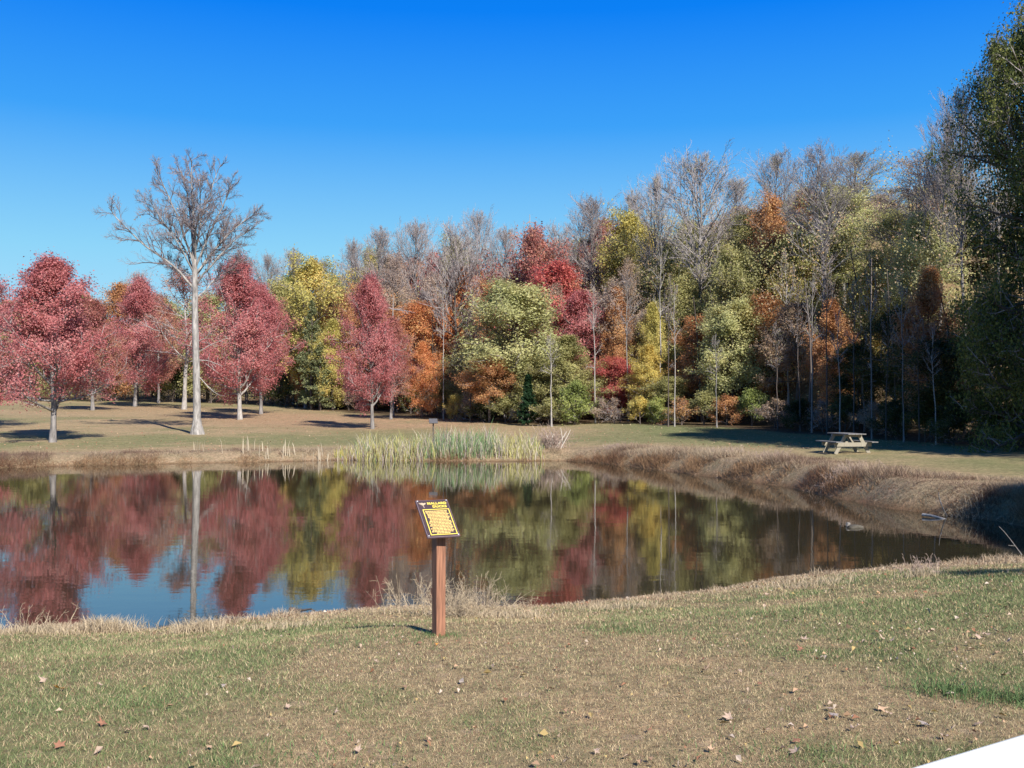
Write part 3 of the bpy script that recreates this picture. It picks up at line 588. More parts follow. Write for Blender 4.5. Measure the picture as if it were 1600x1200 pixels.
# ------------------------------------------------------------------ conifers
def conifer(name, px, D, ytop, hwpx, label, dens, leafmat, clear=.05):
    p = at(px, D); H = (CAMZ - p.z) + (HZ - ytop) / F * D; hw = hwpx / F * D; rg = np.random.default_rng(int(px))
    e = empty(name, p); tag(e, label, 'tree')
    tb = MB(); K = 8; t = np.linspace(-.03, .98, K); P = np.zeros((1, K, 3)); P[0, :, 2] = t * H; tubes(tb, P, (.018 * H * (1 - t) + .012)[None], 7); tb.obj('trunk', [BARK['dark']], e, True)
    cb = MB(); nl = dens; z = clear * H + (1 - clear) * H * np.sort(rg.random(nl)); az = rg.uniform(0, 6.28, nl); rel = z / H
    el = -.1 + .9 * rel; L = hw * np.interp(rel, [0, .15, .5, 1], [.75, 1, .75, .08]) * rg.uniform(.75, 1.15, nl)
    S = np.zeros((nl, 3)); S[:, 2] = z; Dv = np.stack([np.cos(az) * np.cos(el), np.sin(az) * np.cos(el), np.sin(el)], 1)
    P1 = grow(rg, S, Dv, L, 5, .06, .03); R1 = .015 * np.linspace(1, .3, 5)[None] * np.ones((nl, 1)); tubes(cb, P1, R1, 3)
    S2, D2, L2, _ = children(rg, P1, R1, L, 7, .6, .4, .2); P2 = grow(rg, S2, D2, L2, 3, .05, .02)
    idx = np.repeat(np.arange(len(P2)), 9); u = rg.random(len(idx))[:, None]; C = P2[idx, 0] * (1 - u) + P2[idx, 2] * u + rg.normal(0, .05, (len(idx), 3))
    leaves(cb, rg, C, .11 + hw * .035, 1); cb.obj('crown', [BARK['dark'], leafmat], e)
conifer('pine_tree', 487, 99, 470, 30, 'blue green pine in front of the round topped yellow green tree', 110, LEAF['needle'])
conifer('pine_tree', 500, 97, 535, 24, 'shorter pine low beside the taller blue green pine', 80, LEAF['needle'])
conifer('cedar_tree', 825, 69, 588, 15, 'small dense dark green cedar at the foot of the wood edge', 120, leaf_mat('leaf_cedar', [(.01, .03, .01), (.02, .055, .02), (.035, .08, .03)]))

# dead snags
def snag(px, D, ytop, label, arms, r):
    p = at(px, D); H = (CAMZ - p.z) + (HZ - ytop) / F * D; rg = np.random.default_rng(int(px)); e = empty('dead_snag', p); tag(e, label, 'dead tree')
    tb = MB(); P = grow(rg, np.array([[0, 0, -.2]]), np.array([[.02, 0, 1.]]), np.array([H + .2]), 10, .02, .1); tubes(tb, P, (r * np.linspace(1, .12, 10))[None], 7); tb.obj('trunk', [BARK['pale']], e, True)
    k = rg.integers(6, 9, arms); S = P[0, k]; az = rg.uniform(0, 6.28, arms); Dv = np.stack([np.cos(az), np.sin(az), rg.uniform(-.1, .5, arms)], 1)
    P1 = grow(rg, S, Dv, rg.uniform(.8, 2.2, arms), 5, .18, .04); R1 = .045 * np.linspace(1, .25, 5)[None] * np.ones((arms, 1))
    for k in range(arms):
        bb = MB(); tubes(bb, P1[k:k + 1], R1[k:k + 1], 4); S2, D2, L2, _ = children(rg, P1[k:k + 1], R1[k:k + 1], np.full(1, 1.4), 3, .8, .5); tubes(bb, grow(rg, S2, D2, L2, 3, .1, .05), .015 * np.ones((len(S2), 3)), 3); bb.obj('branch', [BARK['twig']], e)
snag(827, 88, 336, 'dead grey snag with broken side branches above the red trees', 12, .2)
snag(614, 84, 462, 'short broken pale snag peeping out right of the teardrop maple', 4, .16)

# ------------------------------------------------------------------ the tall bare tree on the far lawn
bt = at(308, 58); HS = 58 / F
e = empty('tall_bare_tree', bt); tag(e, 'very tall bare tree with a thick pale trunk standing alone on the far lawn', 'tree')
rg = np.random.default_rng(12)
def z2w(zx, zy, dep=0.0):
    if zy < 560: zy = 560 - (560 - zy) * .93
    return np.array([((730 + (zx - 730) * .87) / 2.4 - 308) * HS, dep, (682 - (220 + zy / 2.4)) * HS])
def spline(pts, K):
    pts = np.array(pts, float); d = np.concatenate([[0], np.cumsum(np.linalg.norm(np.diff(pts, axis=0), axis=1))]); s = np.linspace(0, d[-1], K)
    q = np.stack([np.interp(s, d, pts[:, j]) for j in range(3)], 1)
    for _ in range(2): q[1:-1] = .5 * q[1:-1] + .25 * (q[:-2] + q[2:])
    return q
tb = MB()
tr = spline([z2w(742, 1112) - [0, 0, .3], z2w(742, 1108), z2w(741, 1085), z2w(740, 1040), z2w(739, 960), z2w(736, 850), z2w(730, 700), z2w(729, 580), z2w(728, 500), z2w(724, 430), z2w(722, 380)], 26)
tz = tr[:, 2]; trr = np.interp(tz, [-.5, 0, .35, .8, 2.5, 6, 9, 12], [.48, .42, .29, .225, .205, .18, .155, .10])
m = 14; a = np.arange(m) / m * 2 * np.pi; fl = 1 + np.where(tz[:, None] < .8, .16 * np.sin(a * 5 + 1)[None] * np.clip((.9 - tz[:, None]) / .9, 0, 1), 0) + .02 * rg.normal(0, 1, (len(tz), m))
V = tr[:, None] + (trr[:, None] * fl)[..., None] * np.stack([np.cos(a), np.sin(a), 0 * a], 1)[None]
ii = np.arange(len(tz) - 1)[:, None] * m + np.arange(m)[None]; jj = np.arange(len(tz) - 1)[:, None] * m + (np.arange(m)[None] + 1) % m
tb.add(V.reshape(-1, 3), np.stack([ii, jj, jj + m, ii + m], -1).reshape(-1, 4))
LB = [([(722, 560), (690, 500), (640, 465), (575, 430), (520, 385), (465, 330), (425, 295), (400, 250)], -1.5, .13),
 ([(726, 520), (690, 440), (650, 370), (600, 315), (555, 285), (520, 262), (480, 238)], 1.2, .12),
 ([(724, 470), (700, 390), (672, 310), (640, 215), (610, 140), (575, 90)], -.8, .12),
 ([(722, 410), (712, 320), (690, 220), (668, 130), (640, 70)], 1.0, .12),
 ([(722, 390), (722, 300), (712, 200), (706, 120), (700, 45)], -.4, .13),
 ([(724, 420), (738, 310), (757, 215), (785, 130), (795, 75)], .7, .12),
 
 ([(730, 480), (765, 400), (815, 320), (860, 240), (895, 170), (912, 130)], -1.0, .12),
 ([(731, 500), (780, 430), (830, 350), (880, 290), (930, 250), (970, 225)], 1.3, .11),
 ([(731, 550), (780, 500), (835, 450), (890, 400), (940, 372), (990, 350)], -.9, .11),
 ([(730, 600), (765, 560), (800, 510), (850, 465), (900, 420)], 1.5, .07),
 ([(715, 520), (660, 480), (590, 462), (530, 440)], 1.8, .06),
 ([(728, 450), (760, 340), (800, 240), (815, 160)], -2.4, .09), ([(724, 500), (690, 400), (630, 300), (600, 240)], -2.4, .08), ([(730, 520), (770, 430), (830, 340), (850, 290)], 2.6, .08)]
cb = MB(); PS = []; RS = []; LS = []
for pts, dep, r in LB:
    n_ = len(pts); q = spline([z2w(*p, dep=dep * (k / (n_ - 1)) ** .8) for k, p in enumerate(pts)], 12)
    q[1:] += np.cumsum(rg.normal(0, .03, (11, 3)), 0); L = np.linalg.norm(np.diff(q, axis=0), axis=1).sum()
    PS.append(q); RS.append(r * .46 * (1 - np.linspace(0, 1, 12) * .86) + .012); LS.append(L)
PS = np.array(PS); RS = np.array(RS); LS = np.array(LS); tubes(tb, PS, RS, 7)
tb.obj('trunk', [BARK['hero']], e, True)
S2, D2, L2, r2 = children(rg, PS, RS, LS, 17, .82, .33, .2, .05); P2 = grow(rg, S2, D2, L2, 7, .15, .04); R2 = np.minimum(r2 * .5, .028)[:, None] * np.linspace(1, .2, 7)[None] + .008; tubes(cb, P2, R2, 4)
S3, D3, L3, r3 = children(rg, P2, R2, L2, 9, .62, .5, .15, .06); P3 = grow(rg, S3, D3, L3, 5, .14, .06); R3 = .010 * np.linspace(1, .5, 5)[None] * np.ones((len(P3), 1)); tubes(cb, P3, R3, 3)
S4, D4, L4, r4 = children(rg, P3, R3, L3, 5, .6, .55, .2, .05); L4 = np.maximum(L4, .22); P4 = grow(rg, S4, D4, L4, 3, .14, .05); tubes(cb, P4, .0065 * np.linspace(1, .6, 3)[None] * np.ones((len(P4), 1)), 3)
idx = rg.choice(len(P4), 500); leaves(cb, rg, P4[idx, -1], .10, 1)
cb.obj('crown', [BARK['herotwig'], LEAF['brown']], e)
db = MB(); S = np.array([z2w(745, 800), z2w(745, 890), z2w(742, 830), z2w(744, 760)]); Dv = np.array([[1, -.3, .35], [1, -.2, -.9], [1, .3, .1], [.9, -.4, .9]], float)
P1 = grow(rg, S, Dv, np.array([1.9, 1.7, 1.3, 1.0]), 6, .14, 0); R1 = .030 * np.linspace(1, .3, 6)[None] * np.ones((4, 1))
for k in range(4):
    db = MB(); tubes(db, P1[k:k + 1], R1[k:k + 1], 4); S2, D2, L2, _ = children(rg, P1[k:k + 1], R1[k:k + 1], np.full(1, 1.5), 4, .7, .4); tubes(db, grow(rg, S2, D2, L2, 3, .1, 0), .012 * np.ones((len(S2), 3)), 3)
    tag(db.obj('dead_branch', [BARK['pale']], e), 'pale broken branch low on the trunk')
# forked low limbs of the nearest maple
p = at(83, 50.5)

# ------------------------------------------------------------------ blades: lawn, bank brush, thatch, reeds
def blades(mb, rg, x, y, h, w, lean, colr, curve=False, z=None):
    N = len(x); z = height(x, y) if z is None else z; B = np.stack([x, y, z - .004], 1)
    a = rg.uniform(0, 2 * np.pi, N); u = np.stack([np.cos(a), np.sin(a), 0 * a], 1) * (w / 2)[:, None]
    q = rg.uniform(0, 2 * np.pi, N); ln = lean * rg.uniform(.2, 1, N)
    T = np.stack([np.cos(q) * ln * h, np.sin(q) * ln * h, h * np.sqrt(np.maximum(.05, 1 - (ln * .8) ** 2))], 1)
    if not curve:
        V = np.stack([B - u, B + u, B + T], 1); mb.add(V.reshape(-1, 3), np.arange(N * 3).reshape(-1, 3), 0, None, colr)
    else:
        M = B + T * np.array([.4, .4, .65]); V = np.stack([B - u, B + u, M + u * .8, M - u * .8], 1)
        mb.add(V.reshape(-1, 3), np.arange(N * 4).reshape(-1, 4), 0, None, colr)
        V = np.stack([M - u * .8, M + u * .8, B + T * np.array([1.1, 1.1, 1.0])], 1); mb.add(V.reshape(-1, 3), np.arange(N * 3).reshape(-1, 3), 0, None, colr)
rg = np.random.default_rng(77)
bm_ = col_mat('grass_blade', .7, .2)
N = 640000; D = 3.6 * (14.5 / 3.6) ** rg.random(N); lat = rg.uniform(-1, 1, N) * (.54 * D + .5)
D += rg.normal(0, .05, N); sdn = pond_sd(lat, D); k = (sdn > .25) | (D < 8); lat, D, sdn = lat[k], D[k], sdn[k]
gc = ground_col(lat, D, sdn)
g3 = rg.random(len(D)); gm = sstep(.40, .64, fbm(lat, D, .55, 31, 4) * .6 + .4 * fbm(lat, D, 2.3, 51, 3) + .02 * (lat > 1))
straw = np.array([.455, .36, .215]); brn = np.array([.24, .15, .095]); grn = np.array([.18, .22, .09])
pg = .14 + .50 * gm; tt = rg.random(len(D))
bc = np.where((tt < pg)[:, None], grn * rg.uniform(.7, 1.35, (len(D), 1)), np.where((g3 < .62)[:, None], straw, brn) * rg.uniform(.55, 1.5, (len(D), 1)))
hh = rg.uniform(.009, .030, len(D)) * (1 + .5 * gm) * np.interp(D, [3, 14], [.9, 1.25]); ww = .0038 * (D / 5) ** .9 * rg.uniform(.7, 1.3, len(D))
lb = MB(); blades(lb, rg, lat, D, hh, ww, 1.45, bc)
# coarse green tufts in the lawn
tuf = [(ground_px(1500, 1083), .15, 380), (ground_px(1590, 1098), .16, 420), (ground_px(1450, 1075), .16, 160), (ground_px(1560, 1060), .3, 160), (ground_px(686, 992), .12, 250), (ground_px(1010, 985), .35, 500), (ground_px(440, 1190), .4, 600), (ground_px(1560, 905), .6, 900), (ground_px(220, 1100), .15, 200), (ground_px(590, 1000), .35, 500), (ground_px(1250, 1180), .3, 350)]
for c, s, m_ in tuf:
    a = c.x + rg.normal(0, s, m_); b2 = c.y + rg.normal(0, s * .55, m_); big = s < .3 and c.x > 1.5
    blades(lb, rg, a, b2, rg.uniform(.03, .13 if big else .05, m_), .004 * np.ones(m_), 1.25, np.array([.10, .16, .06]) * rg.uniform(.6, 1.6, (m_, 1)), True)
tag(lb.obj('lawn_grass', [bm_]), 'short brown and green lawn grass on the near bank', 'grass', None, 'stuff')

def along(edge, rg, N, lo, hi, px0=None):
    seg = np.linalg.norm(np.diff(edge, axis=0), axis=1); cum = np.concatenate([[0], np.cumsum(seg)]); s = rg.random(N) * cum[-1]
    x = np.interp(s, cum, edge[:, 0]); y = np.interp(s, cum, edge[:, 1]); tx = np.interp(s + .3, cum, edge[:, 0]) - x; ty = np.interp(s + .3, cum, edge[:, 1]) - y
    n_ = np.stack([ty, -tx], 1); n_ /= np.maximum(np.linalg.norm(n_, axis=1, keepdims=True), 1e-6); d = lo + (hi - lo) * rg.random(N)
    return x + n_[:, 0] * d, y + n_[:, 1] * d
# near bank thatch
ne = near_e[(near_e[:, 0] > -9) & (near_e[:, 0] < 11)]
x, y = along(ne, rg, 60000, -.05, 1.15); s_ = pond_sd(x, y); cl = fbm(x, y, 1.6, 101, 3)
k = (s_ > -.03) & (rg.random(len(x)) < np.clip(1.35 - s_ * 1.0, .05, 1)); x, y, s_, cl = x[k], y[k], s_[k], cl[k]
th = MB(); hh = rg.uniform(.015, .06, len(x)) * (1 + 2.0 * sstep(.55, .8, cl)) * np.clip(1.2 - .5 * s_, .4, 1.2)
tc = np.where((rg.random(len(x)) < .72)[:, None], np.array([.46, .36, .245]), np.array([.27, .18, .115])) * rg.uniform(.7, 1.25, (len(x), 1))
blades(th, rg, x, y, hh, .007 * np.ones(len(x)), 1.25, tc, True, z=np.maximum(height(x, y), 0))
for px, py, n_, s, h_ in [(178, 985, 900, .17, .22), (305, 985, 500, .12, .2), (60, 985, 500, .2, .14), (800, 962, 400, .2, .12), (1270, 912, 500, .3, .14), (1440, 898, 250, .12, .16), (960, 948, 400, .25, .12), (440, 978, 350, .2, .1)]:
    c = ground_px(px, py + 2); a = c.x + rg.normal(0, s, n_); b2 = c.y + rg.normal(0, s * .6, n_)
    blades(th, rg, a, b2, rg.uniform(.3, 1, n_) * h_, .006 * np.ones(n_), 1.0, np.array([.5, .40, .27]) * rg.uniform(.65, 1.2, (n_, 1)), True, z=np.maximum(height(a, b2), 0))
tag(th.obj('dry_thatch', [bm_]), 'straw coloured dead grass matted along the near water edge', 'dry grass', None, 'stuff')
# far bank brush
fe = far_e[(far_e[:, 0] > -32)]
x, y = along(fe, rg, 260000, 0.0, 3.4); s_ = pond_sd(x, y); cl = fbm(x, y, .7, 111, 4)
k = (s_ > -.08) & (rg.random(len(x)) < np.clip(1.3 - s_ * .36, .03, 1) * np.where(x > 2, np.clip(.5 + s_ * 2.2, 0, 1), .6)); x, y, s_, cl = x[k], y[k], s_[k], cl[k]
bb = MB(); right = sstep(0, 5, x)
hh = rg.uniform(.10, .34, len(x)) * (.22 + 2.1 * sstep(.38, .66, cl)) * np.where(fbm(x, y, 1.1, 117, 2) < .33, .5, 1) * np.clip(1.25 - .33 * s_, .12, 1.2) * (.58 + .10 * right)
cc = fbm(x, y, .5, 121, 3) + rg.normal(0, .1, len(x))
tc = np.where((cc < .45)[:, None], np.array([.20, .13, .095]), np.where((cc < .6)[:, None], np.array([.34, .25, .17]), np.array([.42, .33, .23]))) * rg.uniform(.6, 1.3, (len(x), 1))
lowr = (s_ < .6)[:, None]; tc = np.where(lowr, tc * np.array([.85, .68, .55]), tc)
blades(bb, rg, x, y, hh, .012 * rg.uniform(.6, 1.4, len(x)), 1.5, tc, False, z=np.maximum(height(x, y), -.02))
tag(bb.obj('bank_brush', [bm_]), 'brown dead weeds covering the far bank above the water', 'weeds', None, 'stuff')
# reed bed
rb = MB(); N = 4600; px = rg.uniform(532, 852, N); D = rg.uniform(45.4, 48.2, N); x = (px - 800) / F * D
pf = np.interp(px, [532, 560, 600, 660, 700, 760, 800, 835, 852], [.3, .75, .85, .9, 1.25, 1.15, .95, .9, .4])
zone = fbm(x, D * .5, .8, 131, 3); dens = np.clip(pf * (.3 + 1.3 * zone), 0, 1); k = rg.random(N) < dens; px, D, x, pf, zone = px[k], D[k], x[k], pf[k], zone[k]
hh = pf * rg.uniform(.35, 1.1, len(x)) * (.35 + 1.15 * fbm(x, D, 1.9, 141, 3)) * 1.0; cg = sstep(640, 700, px) * (1 - sstep(755, 800, px)); r_ = rg.random(len(x))
tc = np.where((r_ < .08 + .42 * cg)[:, None], np.array([.16, .27, .11]), np.where((r_ < .56)[:, None], np.array([.44, .41, .15]), np.where((r_ < .85)[:, None], np.array([.50, .44, .34]), np.array([.36, .29, .28])))) * rg.uniform(.75, 1.25, (len(x), 1))
blades(rb, rg, x, D, hh, np.full(len(x), .019) * rg.uniform(.6, 1.4, len(x)), .5, tc, True, z=np.maximum(height(x, D), -.05))
n_ = 60; q_ = rg.normal(0, .1, (n_, 2)); c_ = at(530, 46.4); blades(rb, rg, q_[:, 0] + c_.x, q_[:, 1] + c_.y, rg.uniform(.2, .45, n_), .02 * np.ones(n_), .5, np.array([.42, .38, .10]) * rg.uniform(.8, 1.2, (n_, 1)), True, z=np.maximum(height(q_[:, 0] + c_.x, q_[:, 1] + c_.y), -.02))
n_ = 60; px = rg.uniform(300, 545, n_); D = rg.uniform(45, 46.5, n_); x = (px - 800) / F * D
blades(rb, rg, x, D, rg.uniform(.4, .8, n_), .03 * np.ones(n_), .3, np.array([.55, .46, .34]) * rg.uniform(.8, 1.2, (n_, 1)), True, z=np.maximum(height(x, D), -.02))
tag(rb.obj('cattail_reeds', [bm_]), 'green and straw coloured cattail reeds standing in the far shallows', 'reeds', None, 'stuff')

# ------------------------------------------------------------------ weed clumps and pale shrub
STEM = plain_mat('dry_stem', (.37, .29, .195), .8, 0, 6, .3); STEM2 = plain_mat('dry_stem_grey', (.30, .22, .18), .8, 0, 6, .3); PALE = plain_mat('bleached_stem', (.62, .55, .47), .8, 0, 5, .15)
def clump(name, p, n_, spread, h, m_, label, cat, seed, w=.0035, out=.6, sub=4, parts=True):
    rg = np.random.default_rng(seed); e = empty(name, p); tag(e, label, cat)
    S = np.stack([rg.normal(0, spread[0], n_), rg.normal(0, spread[1], n_), np.zeros(n_) - .03], 1)
    S[:, 2] = height(S[:, 0] + p[0], S[:, 1] + p[1]) - p[2] - .03
    Dv = np.concatenate([rg.normal(0, out, (n_, 2)), np.ones((n_, 1))], 1); L = rg.uniform(.5, 1.1, n_) * h
    sb = MB(); P = grow(rg, S, Dv, L, 6, .16, -.04); Rr = w * np.linspace(1, .4, 6)[None] * np.ones((n_, 1)); tubes(sb, P, Rr, 3); sb.obj('stem', [m_], e)['kind'] = 'stuff'
    S2, D2, L2, _ = children(rg, P, Rr, L, sub, .8, .3); tb = MB(); tubes(tb, grow(rg, S2, D2, L2, 4, .25, -.03), w * .55 * np.ones((len(S2), 4)), 3); tb.obj('twig', [m_], e)['kind'] = 'stuff'
    return e
c = ground_px(725, 962); clump('weed_clump', (c.x, c.y, c.z), 230, (.24, .10), .46, STEM, 'big tangled clump of dry weeds at the water edge behind the sign post', 'weeds', 5, .0023, .75, 6)
c = ground_px(625, 958); clump('weed_clump', (c.x, c.y, c.z), 26, (.10, .05), .42, STEM, 'sparse tall dry stalks with seed heads left of the sign post', 'weeds', 6, .003, .35, 3)
c = ground_px(1440, 893); clump('weed_clump', (c.x, c.y, c.z), 50, (.12, .05), .27, STEM2, 'small grey weed clump on the near bank toward the narrow end of the pond', 'weeds', 8, .0035, .4, 4)
c = ground_px(62, 985); clump('weed_clump', (c.x, c.y, c.z), 34, (.2, .06), .34, STEM, 'thin arching dry stalks on the near bank at the far left', 'weeds', 9, .003, .8, 4)
c = at(866, 47.6); e = clump('dry_shrub', (c.x, c.y, c.z), 120, (.35, .25), 1.15, STEM2, 'grey brown leafless shrub with pale forked stems at the right end of the reeds', 'shrub', 10, .010, .4, 5)
sb = MB(); rg = np.random.default_rng(3); P = grow(rg, rg.normal(0, .12, (7, 3)) * [1, 1, 0] - [0, .35, .05], np.array([[.5, 0, 1.], [-.45, 0, 1], [.2, 0, 1], [-.15, 0, 1], [.8, 0, 1], [.05, 0, 1], [.35, .2, 1]]), rg.uniform(.6, 1.05, 7), 5, .06, .03); tubes(sb, P, .022 * np.linspace(1, .5, 5)[None] * np.ones((7, 1)), 4); sb.obj('pale_stem', [PALE], e)['kind'] = 'stuff'
for px, D, h, seed, t in [(1205, 35.2, .55, 21, 'brown weed tuft on the far bank left of the picnic table'), (1128, 39.0, .5, 22, 'mauve weed tuft on the far bank left of the bank dip'), (1322, 28.9, .6, 23, 'dark weed tuft hanging over the water below the picnic table'), (1495, 23.0, .55, 24, 'pale grass tuft at the edge of the shade on the right bank'), (960, 45.2, .5, 25, 'low brown weed tuft right of the pale stemmed shrub')]:
    c = at(px, D); clump('bank_weed', (c.x, c.y, c.z), 110, (.4, .25), h * .7, STEM2 if seed != 24 else STEM, t, 'weeds', seed, .006, .5, 4)

# ------------------------------------------------------------------ the near sign
def wood(name, c1, c2):
    m, n, l, b, o = mat(name); g = n.new('ShaderNodeTexCoord'); mp = n.new('ShaderNodeMapping'); mp.inputs['Scale'].default_value = (1, 1, .06)
    nz = n.new('ShaderNodeTexNoise'); nz.inputs['Scale'].default_value = 90; nz.inputs['Detail'].default_value = 5; l.new(g.outputs['Object'], mp.inputs[0]); l.new(mp.outputs[0], nz.inputs['Vector'])
    r = ramp(n, [(.3, c1), (.7, c2)]); l.new(nz.outputs[0], r.inputs[0]); l.new(r.outputs[0], b.inputs['Base Color']); b.inputs['Roughness'].default_value = .75
    bp = n.new('ShaderNodeBump'); bp.inputs['Strength'].default_value = .25; bp.inputs['Distance'].default_value = .004; l.new(nz.outputs[0], bp.inputs['Height']); l.new(bp.outputs[0], b.inputs['Normal']); return m
YEL = plain_mat('sign_yellow', (.80, .62, .10), .5, 0, 30, .05); GOLD = plain_mat('sign_gold', (.72, .50, .17), .5, 0, 30, .08); PLATE = plain_mat('sign_plate', (.055, .035, .040), .45, 0, 30, .15); EDGE_M = plain_mat('sign_edge', (.16, .11, .13), .6, 0, 30, .1); SCREW = plain_mat('screw', (.75, .75, .75), .3, .3); DUCK = plain_mat('duck_tan', (.42, .32, .22), .6); POSTW = wood('post_wood', (.15, .065, .038), (.36, .165, .095))
sp = ground_px(686, 992); sgn = empty('information_sign', sp, R(24)); tag(sgn, 'slanted brown and yellow duck information sign on a square wooden post by the pond', 'sign')
mb = MB(); box(mb, (0, 0, .36), (.078, .078, .96), Matrix.Rotation(R(8), 3, 'Z'), 0, .004); mb.obj('post', [POSTW], sgn)
tilt = R(41); W_, L_ = .262, .405; pc = Vector((-.012, .0, .90)); Rm = Matrix.Rotation(tilt, 4, 'X')
brd = MB(); box(brd, (0, 0, 0), (W_, L_, .016), None, 0, .002); bo = brd.obj('board', [EDGE_M], sgn); bo.location = pc; bo.rotation_euler = (tilt, 0, 0); bo.scale = (1, .95, 1)
def on_board(name, mb, m_): o = mb.obj(name, m_, bo); return o
mb = MB(); box(mb, (0, 0, .0095), (W_ - .012, L_ - .012, .003)); on_board('face_plate', mb, [PLATE])
mb = MB(); fx0, fx1, fy0, fy1 = -.098, .112, -.182, .092; t_ = .0065
for c_, s_2 in [(((fx0 + fx1) / 2, fy0), (fx1 - fx0 + t_, t_)), (((fx0 + fx1) / 2, fy1), (fx1 - fx0 + t_, t_)), ((fx0, (fy0 + fy1) / 2), (t_, fy1 - fy0 - t_)), ((fx1, (fy0 + fy1) / 2), (t_, fy1 - fy0 - t_))]: box(mb, (*c_, .0125), (*s_2, .002))
on_board('border', mb, [YEL])
mb = MB(); rgs = random.Random(4); yy = fy1 - .020; rows = 16; step = (fy1 - fy0 - .036) / (rows - 1)
for k in range(rows):
    yk = fy1 - .020 - k * step; x0 = fx0 + .014 + rgs.choice([0, 0, .008, .016]) * (k > 1); x1 = fx1 - .012 - rgs.choice([0, .004, .012]); 
    if k == rows - 1: x0 += .035; x1 -= .035
    xx = x0
    while xx < x1 - .008:
        wl_ = min(rgs.uniform(.010, .030), x1 - xx); box(mb, (xx + wl_ / 2, yk, .0122), (wl_, step * .60, .0012)); xx += wl_ + .0035
o_ = on_board('lettering', mb, [GOLD]); o_['kind'] = 'stuff'; o_['label'] = 'sixteen rows of small gold text too fine to read'
def text(s, loc, size, parent, m_, name, off=.0):
    cu = bpy.data.curves.new(name, 'FONT'); cu.body = s; cu.size = size; cu.align_x = 'CENTER'; cu.align_y = 'CENTER'; cu.extrude = .0008; cu.offset = off; cu.space_character = 1.08
    to = bpy.data.objects.new(name, cu); col.objects.link(to); dg = bpy.context.evaluated_depsgraph_get(); me = bpy.data.meshes.new_from_object(to.evaluated_get(dg)); bpy.data.objects.remove(to)
    me.materials.clear(); me.materials.append(m_); o = link(name, me, parent); o.location = loc; return o
text('MALLARD', (.032, .158, .0125), .034, bo, YEL, 'title', .0012); text('DUCKS', (.046, .122, .0125), .034, bo, YEL, 'title', .0012)
mb = MB(); pts = [(-.115, .172), (-.100, .166), (-.088, .172), (-.078, .163), (-.062, .170), (-.058, .158), (-.072, .148), (-.082, .140), (-.078, .115), (-.083, .112), (-.088, .140), (-.100, .150), (-.112, .160)]
V = [(a, b_, .0125) for a, b_ in pts] + [(a, b_, .011) for a, b_ in pts]; n_ = len(pts); mb.add(V, [list(range(n_))]); mb.f.append((np.array([[k, (k + 1) % n_, n_ + (k + 1) % n_, n_ + k] for k in range(n_)]), 0, np.full(n_, .5, np.float32), None))
o_ = on_board('emblem', mb, [DUCK]); o_['label'] = 'tan flying duck figure with spread wings'
for sx, sy in ((-1, 1), (1, 1), (1, -1), (-1, -1)):
    mb = MB(); a = np.arange(8) / 8 * 2 * np.pi; V = [(math.cos(q) * .0055 + sx * .119, math.sin(q) * .0055 + sy * .190, zz) for zz in (.010, .0135) for q in a]
    mb.add(V, [[k, (k + 1) % 8, 8 + (k + 1) % 8, 8 + k] for k in range(8)]); mb.f.append((np.array([[8, 9, 10, 11, 12, 13, 14, 15]]), 0, np.full(1, .5, np.float32), None)); on_board('screw', mb, [SCREW])
# the second, far sign behind the reeds
p = at(677, 48.4); fs = empty('small_sign', p, R(10)); tag(fs, 'small slanted grey sign on a thin pole behind the reeds across the pond', 'sign')
GREYM = plain_mat('weathered_sign', (.09, .085, .09), .7)
mb = MB(); box(mb, (0, 0, .55), (.06, .06, 1.3)); mb.obj('pole', [BARK['dark']], fs)
mb = MB(); box(mb, (0, -.02, 1.28), (.40, .36, .03), Matrix.Rotation(R(35), 3, 'X')); mb.obj('board', [GREYM], fs)

# ------------------------------------------------------------------ picnic table
TW = wood('table_wood', (.11, .105, .10), (.22, .21, .20)); TL = wood('table_leg_wood', (.20, .175, .13), (.33, .295, .23))
tp = at(1322, 37.2); tab = empty('picnic_table', tp, R(-82)); tag(tab, 'weathered grey wooden picnic table with attached benches on the right bank', 'picnic table')
tab.scale = (.92, .92, .92); LT = 1.85
for k in range(5):
    mb = MB(); box(mb, (0, (k - 2) * .148, .755), (LT, .14, .038), None, 0, .004); mb.obj('top_plank', [TW], tab)
for s in (-1, 1):
    for k in range(2): mb = MB(); box(mb, (0, s * (.66 + k * .135), .445), (LT, .128, .038), None, 0, .004); mb.obj('bench_plank', [TW], tab)
    for ex in (-.50, .50):
        a0 = Vector((ex, s * .26, .734)); a1 = Vector((ex, s * .70, -.03)); d = a1 - a0; ang = math.atan2(d.y, -d.z)
        mb = MB(); box(mb, (a0 + a1) / 2, (.045, .14, d.length), Matrix.Rotation(ang, 3, 'X'), 0, .004); mb.obj('leg', [TL], tab)
for ex in (-.50, .50):
    sg = 1 if ex > 0 else -1
    mb = MB(); box(mb, (ex + sg * .047, 0, .345), (.045, 1.52, .16), None, 0, .004); mb.obj('crossbar', [TL], tab)
    mb = MB(); box(mb, (ex + sg * .047, 0, .69), (.045, .72, .09), None, 0, .004); mb.obj('top_brace', [TL], tab)
    a0 = Vector((ex - sg * .04, 0, .35)); a1 = Vector((ex * -.1, 0, .73)); d = a1 - a0
    mb = MB(); box(mb, (a0 + a1) / 2, (.045, .09, d.length), Matrix.Rotation(math.atan2(d.x, d.z), 3, 'Y'), 0, .004); mb.obj('diagonal_brace', [TL], tab)

